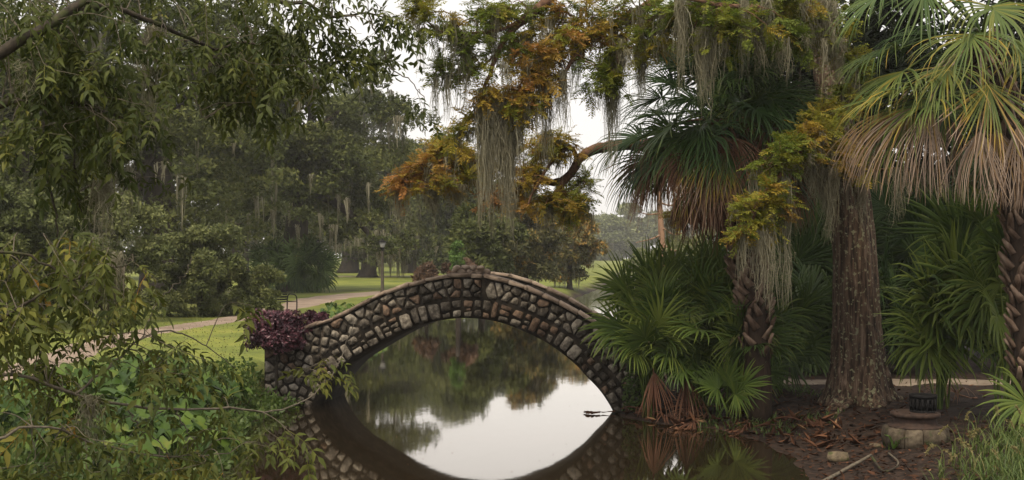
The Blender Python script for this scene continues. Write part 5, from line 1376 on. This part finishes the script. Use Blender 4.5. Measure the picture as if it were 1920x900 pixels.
for x, y in sorted(spots, key=lambda q_: q_[0] / q_[1]):
    d_ = float(shore_dist(np.array([x]), np.array([y]))[0]); px = x / y * F + 960
    a1 = 'at the water edge' if d_ < 0.9 else ('half way up the left bank' if d_ < 2.0 else 'high on the left bank')
    a2 = 'near the picture edge' if px < 130 else ('under the overhanging branches' if px < 280 else ('below the bend of the path' if px < 400 else 'beside the purple bush'))
    zone_n[(a1, a2)] = zone_n.get((a1, a2), -1) + 1
    ear_plant(x, y, int(g.integers(8, 12)), g.uniform(0.38, 0.62), g.uniform(0.20, 0.30), 'broad-leaved plant ' + a1 + ', ' + a2 + ', ' + ORD[zone_n[(a1, a2)]], EG)
BE = ['leftmost', 'second from left', 'third from left', 'fourth from left', 'fifth from left', 'sixth from left', 'seventh from left', 'eighth from left', 'ninth from left', 'tenth from left', 'rightmost']
for q, (px, D) in enumerate(((612, 40), (622, 43), (632, 41), (643, 45), (652, 42), (660, 46), (669, 43), (678, 47), (687, 44), (696, 48), (706, 46))):
    ear_plant(PX(px, D), D, 9, g.uniform(0.6, 0.9), g.uniform(0.28, 0.36), 'broad-leaved plant on the bank behind the bridge, ' + BE[q] + ' of the row', 'broad-leaved plants behind the bridge')
# low tangle of small leaves and grass between them
n = 11000
px = g.uniform(-120, 590, n); Dd = g.uniform(13.0, 23.5, n); x = PX(px, Dd); d_ = shore_dist(x, Dd)
uu = (np.stack([x, Dd], -1) - BO) @ BU; vv = (np.stack([x, Dd], -1) - BO) @ BV
k = (d_ > -0.15) & (d_ < 3.2 + 0.5 * np.sin(x * 3)) & ~((uu > UL - 0.1) & (vv > -0.15) & (vv < BW + 0.15))
x, Dd = x[k], Dd[k]; z = height(x, Dd)
pos = np.stack([x, Dd, np.maximum(z, 0) + g.uniform(0.01, 0.16, len(x))], -1)
tV, tF = tuft_template(g, 4, 0.7, 0.34)
V, f, t = scatter(tV, tF, pos, frames(unit(g.normal(size=(len(x), 3)) + np.array([0, 0, 0.9])), None, g), g.uniform(0.10, 0.22, len(x)), g.uniform(0.1, 0.75, len(x)))
solo('bank_undergrowth', V, f, M['grass'], 'tangled low green undergrowth covering the left bank', 'undergrowth', None, 'stuff', tint=t)
# rough grass on the lawn verge near the path
n = 7000
px = g.uniform(-100, 640, n); Dd = g.uniform(19, 44, n); x = PX(px, Dd); d_ = shore_dist(x, Dd)
k = d_ > 2.4
x, Dd = x[k], Dd[k]; z = height(x, Dd)
def blade_geo(pos, L, wd, lean, tint, g, K=4):
    n_ = len(pos); az = g.uniform(0, 2 * np.pi, n_)
    d2 = np.stack([np.cos(az), np.sin(az), 0 * az], -1); sd = np.stack([-np.sin(az), np.cos(az), 0 * az], -1)
    s_ = np.linspace(0, 1, K)
    c = pos[:, None] + d2[:, None] * (lean * L)[:, None, None] * (s_ ** 2)[None, :, None] + np.array([0, 0, 1.0]) * (L[:, None] * (s_ - 0.45 * np.minimum(lean, 1.2)[:, None] * s_ ** 3))[..., None]
    hw = wd[:, None] * (1 - s_ ** 1.5)[None] * 0.5 + 0.0006
    V = np.stack([c + sd[:, None] * hw[..., None], c - sd[:, None] * hw[..., None]], 2).reshape(-1, 3)
    i_ = (np.arange(n_)[:, None] * 2 * K + np.arange(K - 1)[None] * 2).ravel()
    return V, np.stack([i_, i_ + 1, i_ + 3, i_ + 2], -1), np.repeat(tint, 2 * K)
V, f, t = blade_geo(np.stack([x, Dd, z], -1), g.uniform(0.03, 0.08, len(x)), g.uniform(0.012, 0.03, len(x)), g.uniform(0.5, 1.2, len(x)), g.uniform(0.84, 0.97, len(x)), g)
solo('lawn_grass', V, f, M['grass'], 'short rough grass on the lawn beside the pale path', 'grass', None, 'stuff', tint=t)

# ------------------------------------------------------------------ right bank: litter, fallen fronds, grass, stones, standpipe
g = np.random.default_rng(251)
n = 9000
x = g.uniform(1.9, 11, n); y = g.uniform(14.2, 24.5, n); d_ = shore_dist(x, y)
dens = np.clip(1.25 - np.abs(d_ - 1.2) / 2.2, 0.12, 1)
k = (d_ > 0.02) & (g.random(n) < dens)
x, y = x[k], y[k]; z = height(x, y)
tV = np.array([[0, 0, 0], [0.4, 0.2, 0.10], [0.45, 0, -0.03], [0.4, -0.2, 0.10], [1, 0, 0.18]]); tF = np.array([[0, 2, 1], [0, 3, 2], [1, 2, 4], [2, 3, 4]])
V, f, t = scatter(tV, tF, np.stack([x, y, z + g.uniform(0.005, 0.03, len(x))], -1), frames(unit(g.normal(size=(len(x), 3)) * np.array([1, 1, 0.28])), np.array([0, 0, 1.0]) + g.normal(size=(len(x), 3)) * 0.35, g), g.uniform(0.03, 0.13, len(x)) * g.uniform(0.6, 1.3, len(x)), np.clip(g.normal(0.32, 0.22, len(x)), 0, 1))
n = 900
x = g.uniform(1.9, 9, n); y = g.uniform(17.5, 22, n); d_ = shore_dist(x, y); k = (d_ > 0.05) & (d_ < 1.6) & (g.random(n) < 0.8); x, y = x[k], y[k]
V2, f2, t2 = scatter(tV * np.array([1, 0.5, 1.6]), tF, np.stack([x, y, height(x, y) + g.uniform(0.01, 0.06, len(x))], -1), frames(unit(g.normal(size=(len(x), 3)) * np.array([1, 1, 0.5])), np.array([0, 0, 1.0]) + g.normal(size=(len(x), 3)) * 0.7, g), g.uniform(0.12, 0.34, len(x)), np.clip(g.normal(0.5, 0.25, len(x)), 0, 1))
V, f, t = merge([(V, f, t), (V2, f2, t2)])
solo('leaf_litter', V, f, M['litter'], 'red-brown dead leaf litter scattered over the right bank', 'leaf litter', None, 'stuff', tint=t)

FF = 'fallen dead fronds on the right bank'
def fallen(px, py, z, ax, L, label, t0=0.4, nseg=22, thmax=0.8, pet=0.5, lift=0.10, seed=0):
    g = np.random.default_rng(seed)
    Yd = (CAMH - z) * F / (py - HZ); x = PX(px, Yd)
    zz = max(hz_(x, Yd), -0.02) + lift
    h = np.array([x, Yd, zz]); ax = unit(ax)
    b = unit(np.cross(np.array([0, 0, 1.0]), ax)); b = b * 0.9 + np.array([0, 0, 0.35 * g.normal()])
    V, f, t = frond_geo(g, h - ax * pet + np.array([0, 0, -0.03]), h, ax, b, L, nseg=nseg, thmax=thmax, droop=0.7, t0=t0, tr=0.12, tip=0.3, fold=0.7, cup=0.35, petr=0.014, stiff=0.0, sag=0.1)
    gz = np.maximum(height(V[:, 0], V[:, 1]), 0.0) + 0.012
    V[:, 2] = np.maximum(V[:, 2], gz + g.uniform(0, 0.04, len(V)))
    solo('fallen_frond', V, f, M['dead_frond'], label, 'frond', FF, tint=t)
for a, q in enumerate(((1128, 776, 0.0, (-1, -0.15, 0.0), 0.35, 'dead frond tip floating on the water by the arch', 0.25, 12, 0.5, 0.6, 0.03), (1195, 775, 0.05, (0.5, -0.7, 0.1), 0.5, 'curled dead frond at the foot of the bridge', 0.4), (1245, 785, 0.05, (0.3, -0.9, 0.0), 0.6, 'dead frond hanging down the bank under the palmettos', 0.3), (1310, 775, 0.12, (-0.9, -0.5, 0.05), 0.6, 'pale dead frond lying on the bank edge', 0.6), (1345, 762, 0.2, (0.9, -0.3, 0.1), 0.6, 'orange-brown dead frond under the small palmetto', 0.5), (1415, 790, 0.2, (-0.8, -0.5, 0.0), 0.5, 'dark dead frond half way along the bank', 0.15), (1500, 790, 0.2, (0.6, -0.7, 0.0), 0.45, 'crumpled dead frond left of the rock', 0.2), (1800, 758, 0.36, (-0.75, -0.45, 0.35), 0.75, 'big orange dead frond behind the black iron standpipe', 0.65), (1300, 800, 0.02, (-0.3, -0.9, 0), 0.5, 'dead frond dipping into the dark water', 0.25))):
    fallen(*q, seed=300 + a)
# dead petioles and skirts hanging under the palmettos
for a, (px, py, lb) in enumerate(((1225, 690, 'brown withered frond hanging at the left of the palmetto mound'), (1285, 700, 'brown withered frond hanging in the middle of the palmetto mound'), (1400, 660, 'rust-brown withered frond hanging under the leaning palm'))):
    g2 = np.random.default_rng(330 + a)
    h = P(px, py, 20.7)
    V, f, t = frond_geo(g2, h + np.array([0.05, 0.35, -0.9]), h, (0.1, -0.2, -1), (1, 0.1, 0), 0.85, nseg=18, thmax=0.6, droop=0.8, t0=0.35, tr=0.15, tip=0.2, fold=0.55)
    solo('withered_frond', V, f, M['dead_frond'], lb, 'frond', 'withered fronds under the palmettos', tint=t)

def rock(px, py, z, r_, label, seed):
    g = np.random.default_rng(seed); Yd = (CAMH - z) * F / (py - HZ); x = PX(px, Yd)
    V, f = lump((x, Yd, hz_(x, Yd) + r_[2] * 0.45), r_, g, 0.8)
    solo('rock', V, f, M['rock'], label, 'rock', 'rocks on the right bank', smooth=True)
rock(1572, 848, 0.16, (0.17, 0.12, 0.10), 'mossy tan rock lying left of the iron standpipe', 401)
rock(1430, 832, 0.12, (0.08, 0.06, 0.05), 'small grey rock at the water edge of the right bank', 402)
rock(1642, 836, 0.18, (0.10, 0.06, 0.04), 'small flat rock between the tan rock and the standpipe', 403)
rock(1688, 762, 0.3, (0.06, 0.05, 0.05), 'pale stone beside the roots of the cypress', 404)

# standpipe: round stone footing, rusty flanged ring, black iron cage
Yd = (CAMH - 0.14) * F / (846 - HZ); x = PX(1716, Yd); zb = hz_(x, Yd)
sp = thing('iron_standpipe', (x, Yd, zb), 'rusty iron standpipe with black cage top on a round stone footing', 'standpipe')
c = np.array([x, Yd, zb])
part('footing_core', sp, *lathe([(0.0, -0.05), (0.40, -0.05), (0.42, 0.12), (0.40, 0.24), (0.0, 0.25)], 26, c), M['mortar'], smooth=True)
gg = np.random.default_rng(411)
a = 0.0
while a < 2 * np.pi - 0.15:
    w_ = min(gg.uniform(0.5, 1.1), 2 * np.pi - a)
    aa = np.linspace(a + 0.02, a + w_ - 0.02, 5)
    V = []
    for rr_, zz in ((0.39, -0.04), (0.465, -0.02), (0.475, 0.14), (0.45, 0.245), (0.33, 0.265)):
        V += [(rr_ * (1 + gg.normal() * 0.012) * math.cos(q), rr_ * (1 + gg.normal() * 0.012) * math.sin(q), zz + gg.normal() * 0.005) for q in aa]
    V = np.array(V) + c
    i_ = (np.arange(4)[:, None] * 5 + np.arange(4)[None]).ravel()
    caps = [[0, 5, 10, 15], [0, 15, 20, 20]]
    part('footing_stone', sp, V, [np.stack([i_, i_ + 1, i_ + 6, i_ + 5], -1), np.array([[0, 5, 10], [0, 10, 15], [0, 15, 20], [4, 14, 9], [4, 19, 14], [4, 24, 19]])], M['footing'], smooth=False)
    a += w_
fl_ = part('flange', sp, *lathe([(0.0, 0.24), (0.385, 0.25), (0.385, 0.275), (0.31, 0.29), (0.29, 0.37), (0.29, 0.40), (0.345, 0.405), (0.35, 0.45), (0.335, 0.465), (0.24, 0.47), (0.0, 0.47)], 36, c), M['rust'], smooth=False)
for q in range(8):
    aa = q * math.pi / 4 + 0.2
    part('bolt', fl_, *lathe([(0.0, 0.46), (0.018, 0.46), (0.018, 0.485), (0.0, 0.487)], 6, c + np.array([math.cos(aa) * 0.29, math.sin(aa) * 0.29, 0])), M['rust'])
cc_ = c + np.array([0.11, -0.02, 0])
cg = part('cage', sp, *lathe([(0.175, 0.46), (0.19, 0.46), (0.19, 0.50), (0.175, 0.50), (0.175, 0.46)], 26, cc_), M['iron'])
part('cage_rim', cg, *lathe([(0.175, 0.675), (0.195, 0.675), (0.195, 0.72), (0.175, 0.72), (0.175, 0.675)], 26, cc_), M['iron'])
part('cage_drum', cg, *lathe([(0.0, 0.465), (0.15, 0.465), (0.15, 0.70), (0.0, 0.70)], 20, cc_), M['iron'])
for q in range(16):
    aa = q * 2 * math.pi / 16; ww = 0.034
    bv_, bf_ = box(0.176, 0.189, -ww / 2, ww / 2, 0.495, 0.68)
    R_ = np.array([[math.cos(aa), -math.sin(aa), 0], [math.sin(aa), math.cos(aa), 0], [0, 0, 1]])
    part('bar', cg, bv_ @ R_.T + cc_, bf_, M['iron'])

# fallen branch and sticks
def stick(pxs, r0_, r1_, label, fork=None, seed=0):
    g = np.random.default_rng(seed); pts = []
    for px, py, lf in pxs:
        z = 0.12
        for _ in range(3):
            Yd = (CAMH - z - lf) * F / (py - HZ); x = PX(px, Yd); z = max(hz_(x, Yd), 0)
        pts.append((x, Yd, z + lf))
    root = thing('fallen_branch', pts[0], label, 'branch', 'fallen branches on the right bank')
    part('stick', root, *tube(spline(pts, 18), np.linspace(r0_, r1_, 18), 8, 0.10, g), M['twig'], smooth=True)
    if fork:
        p2 = []
        for px, py, lf in fork:
            Yd = (CAMH - 0.12 - lf) * F / (py - HZ); x = PX(px, Yd); p2.append((x, Yd, max(hz_(x, Yd), 0) + lf))
        part('side_twig', root, *tube(spline(p2, 12), np.linspace(r1_, r1_ * 0.5, 12), 6, 0.1, g), M['near_bark'], smooth=True)
stick([(1540, 905, 0.02), (1570, 888, 0.03), (1600, 872, 0.05), (1634, 853, 0.10)], 0.028, 0.02, 'forked fallen branch lying at the bottom right by the water', [(1634, 853, 0.10), (1646, 872, 0.06), (1660, 884, 0.03), (1684, 880, 0.03)], 421)
stick([(1666, 853, 0.04), (1684, 866, 0.05), (1676, 880, 0.02)], 0.014, 0.008, 'short curved stick below the standpipe', None, 422)

# seeding grass, bottom right
g = np.random.default_rng(431)
n = 1500
px = 1930 - np.abs(g.normal(size=n)) * 75; py = g.uniform(820, 985, n)
Yd = (CAMH - 0.15) * F / (py - HZ); x = PX(px, Yd); k = (py > 850 + (1900 - px) * 0.35) | (g.random(n) < 0.25)
x, Yd = x[k], Yd[k]; z = height(x, Yd)
L = g.uniform(0.16, 0.44, len(x))
V, f, t = blade_geo(np.stack([x, Yd, z - 0.01], -1), L, g.uniform(0.009, 0.02, len(x)), g.uniform(0.25, 1.2, len(x)), np.clip(g.normal(0.55, 0.2, len(x)), 0, 0.95), g, K=6)
solo('tall_grass', V, f, M['grass'], 'tall bright green grass growing in the bottom right corner', 'grass', None, 'stuff', tint=t)
for q in range(16):
    px, py = (1758 + q * 11 + g.normal() * 4, g.uniform(860, 930))
    Y_ = (CAMH - 0.2) * F / (py - HZ); x = PX(px, Y_); z = hz_(x, Y_); h_ = g.uniform(0.32, 0.55); az = g.uniform(0, 6.28)
    pts = spline([(x, Y_, z - 0.02), (x + 0.02, Y_, z + h_ * 0.7), (x + 0.05 * math.cos(az), Y_ + 0.03, z + h_), (x + 0.12 * math.cos(az), Y_ + 0.05, z + h_ - 0.02), (x + 0.17 * math.cos(az), Y_ + 0.05, z + h_ - 0.10)], 14)
    root = thing('seeding_grass', (x, Y_, z), 'seeding grass stalk with drooping tan plume above the bright grass', 'grass', 'seeding grass stalks')
    part('stalk', root, *tube(pts, np.linspace(0.004, 0.002, 14), 5, 0, g), M['grass'], tint=np.full(14 * 5 + 2, 0.85))
    m_ = 60; i_ = g.integers(7, 13, m_); pp = pts[i_] + (pts[i_ + 1] - pts[i_]) * g.random((m_, 1))
    V, f, t = scatter(tV, tF, pp, frames(unit(g.normal(size=(m_, 3)) + np.array([math.cos(az), 0, -0.6])), None, g), g.uniform(0.02, 0.045, m_), np.full(m_, 0.97))
    part('plume', root, V, f, M['grass'], tint=t)
    bp_ = np.repeat(np.array([[x, Y_, z]]), 7, 0)
    V, f, t = blade_geo(bp_ + np.array([0, 0, 1.0]) * g.uniform(0, h_ * 0.5, (7, 1)), g.uniform(0.15, 0.28, 7), np.full(7, 0.014), g.uniform(0.6, 1.3, 7), g.uniform(0.4, 0.8, 7), g, K=6)
    part('blade', root, V, f, M['grass'], tint=t)
# green weeds dotted along the right bank and a fern by the standpipe
n = 500
cx_ = np.array([PX(1440, 20.2), PX(1400, 20.0), PX(1530, 19.8), PX(1560, 21.5), PX(1330, 20.3), PX(1690, 17.2), PX(1500, 22.0), PX(1460, 19.4)]); cyy = np.array([20.2, 20.0, 19.8, 21.5, 20.3, 16.9, 22, 19.4])
q = g.integers(len(cx_), size=n); x = cx_[q] + g.normal(size=n) * 0.2; y = cyy[q] + g.normal(size=n) * 0.2; k = shore_dist(x, y) > 0.05; x, y = x[k], y[k]
V, f, t = blade_geo(np.stack([x, y, height(x, y)], -1), g.uniform(0.06, 0.2, len(x)), g.uniform(0.01, 0.03, len(x)), g.uniform(0.4, 1.3, len(x)), g.uniform(0.2, 0.7, len(x)), g, K=5)
solo('bank_weeds', V, f, M['grass'], 'small green weeds dotted along the muddy right bank', 'weeds', None, 'stuff', tint=t)
fx, fy = PX(1675, 16.7), 16.7
fern = thing('fern', (fx, fy, hz_(fx, fy)), 'small green fern growing against the stone footing', 'fern')
for q in range(5):
    az = q * 0.7 - 0.9; d2 = np.array([math.cos(az), -0.3 + 0.3 * math.sin(az), 0])
    pts = np.array([fx, fy, hz_(fx, fy)]) + spline([(0, 0, 0), d2 * 0.15 + np.array([0, 0, 0.16]), d2 * 0.34 + np.array([0, 0, 0.2])], 10)
    dd = np.repeat(unit(np.gradient(pts, axis=0)), 2, 0); sd = np.tile([1.0, -1.0], 10)[:, None] * np.cross(dd, np.array([0, 0, 1.0]))
    V, f, t = scatter(tV, tF, np.repeat(pts, 2, 0), frames(unit(sd + dd * 0.4), np.tile([[0, 0, 1.0]], (20, 1)), g), np.linspace(0.09, 0.03, 20), g.uniform(0.2, 0.5, 20))
    part('frond', fern, V, f, M['sapling'], tint=t)
# ivy down the right springing of the arch
n = 900
u_ = g.uniform(2.95, 3.5, n); z_ = g.uniform(0.05, 1.25, n); k = u_ > 2.85 + 0.12 * np.sin(z_ * 9) + 0.15 * z_
pos = bw(u_[k], -0.06 - g.random(k.sum()) * 0.16, z_[k])
V, f, t = scatter(tV, tF, pos, frames(unit(g.normal(size=(len(pos), 3)) + np.array([0, -0.6, -0.6])), np.tile([[0.0, -1.0, 0.6]], (len(pos), 1)), g), g.uniform(0.05, 0.11, len(pos)), g.uniform(0.1, 0.8, len(pos)))
solo('ivy', V, f, M['grass'], 'green ivy climbing the right springing of the bridge', 'ivy', None, 'stuff', tint=t)
# specks and leaves afloat
n = 260
x = g.uniform(-4, 4, n); y = g.uniform(14, 60, n); k = shore_dist(x, y) < -0.1; x, y = x[k], y[k]
V, f, t = scatter(tV * np.array([1, 1, 0.15]), tF, np.stack([x, y, np.full(len(x), 0.006)], -1), frames(np.stack([np.cos(x * 9), np.sin(x * 9), 0 * x], -1), np.tile([[0, 0, 1.0]], (len(x), 1)), g), g.uniform(0.02, 0.06, len(x)), g.uniform(0.5, 1, len(x)))
solo('floating_leaves', V, f, M['litter'], 'tiny fallen leaves floating on the brown water', 'leaves', None, 'stuff', tint=t)

# ------------------------------------------------------------------ lamp posts and bench
def lamp(px, D, htot, label):
    x = PX(px, D); z = hz_(x, D); c = np.array([x, D, z]); s = htot / 3.6
    root = thing('lamp_post', c, label, 'lamp post', 'lamp posts on the lawn')
    part('post', root, *lathe([(0.0, -0.1), (0.14, -0.1), (0.14, 0.25), (0.115, 0.35), (0.10, 0.40), (0.075, 2.75), (0.085, 2.78), (0.085, 2.84), (0.0, 2.85)], 12, c) if s == 1 else lathe(np.array([(0.0, -0.1), (0.14, -0.1), (0.14, 0.25), (0.115, 0.35), (0.10, 0.40), (0.075, 2.75), (0.085, 2.78), (0.085, 2.84), (0.0, 2.85)]) * np.array([1, s]), 12, c), M['lamp_post'])
    q = np.array([1, s])
    part('bracket', root, *lathe(np.array([(0.0, 2.84), (0.06, 2.84), (0.05, 2.92), (0.11, 3.0), (0.15, 3.04), (0.0, 3.05)]) * q, 10, c), M['iron'])
    ln = part('lantern', root, *lathe(np.array([(0.0, 3.05), (0.15, 3.05), (0.155, 3.08), (0.0, 3.081)]) * q, 8, c), M['iron'])
    part('glass', ln, *lathe(np.array([(0.11, 3.08), (0.20, 3.40), (0.0, 3.405)]) * q, 8, c), M['lamp_glass'])
    part('cap', ln, *lathe(np.array([(0.26, 3.40), (0.25, 3.43), (0.10, 3.53), (0.05, 3.55), (0.05, 3.6), (0.0, 3.64)]) * q, 8, c), M['iron'])
lamp(717, 68, 3.33, 'tall lamp post with dark lantern standing on the lawn by the path')
lamp(597, 79, 3.5, 'lamp post half hidden behind the dark palmetto under the oaks')
D = 51.0
bx_, bz_ = PX(548, D), hz_(PX(548, D), D)
be = thing('park_bench', (bx_, D, bz_), 'black iron bench with hooped arms beside the path', 'bench')
def hoop(xo):
    return quads_only(tube(np.array([bx_ + xo, D, bz_]) + spline([(0, -0.28, 0), (0, -0.28, 0.45), (0, -0.22, 0.66), (0, 0.0, 0.72), (0, 0.22, 0.70), (0, 0.30, 0.5), (0, 0.32, 0)], 26), 0.028, 7, 0, g, cap=False))
Rb = R(55)
def turn(V):
    o_ = np.array([bx_, D, 0]); V = np.asarray(V) - o_
    return V @ np.array([[math.cos(Rb), -math.sin(Rb), 0], [math.sin(Rb), math.cos(Rb), 0], [0, 0, 1]]).T + o_
for xo in (0, -1.5):
    v_, f_ = hoop(xo); part('arm', be, turn(v_), f_, M['iron'], smooth=True)
for q in range(6):
    v_, f_ = box(bx_ - 1.5, bx_, D - 0.26 + q * 0.085, D - 0.20 + q * 0.085, bz_ + 0.40, bz_ + 0.425); part('seat_slat', be, turn(v_), f_, M['iron'])
for q in range(4):
    v_, f_ = box(bx_ - 1.5, bx_, D + 0.27 + q * 0.02, D + 0.295 + q * 0.02, bz_ + 0.46 + q * 0.11, bz_ + 0.53 + q * 0.11); part('back_slat', be, turn(v_), f_, M['iron'])

# ------------------------------------------------------------------ morning haze over the water
m, n_, l_, out_ = nodes_of('haze')
pv = n_.new('ShaderNodeVolumePrincipled')
pv.inputs['Color'].default_value = (0.96, 0.95, 0.93, 1)
pv.inputs['Density'].default_value = 0.0005
pv.inputs['Anisotropy'].default_value = 0.2
l_.new(pv.outputs[0], out_.inputs['Volume'])
hv, hf = box(-420, 420, -90, 640, -2.2, 34)
tag(link('haze', new_mesh('haze', hv, hf, m)), kind='stuff')
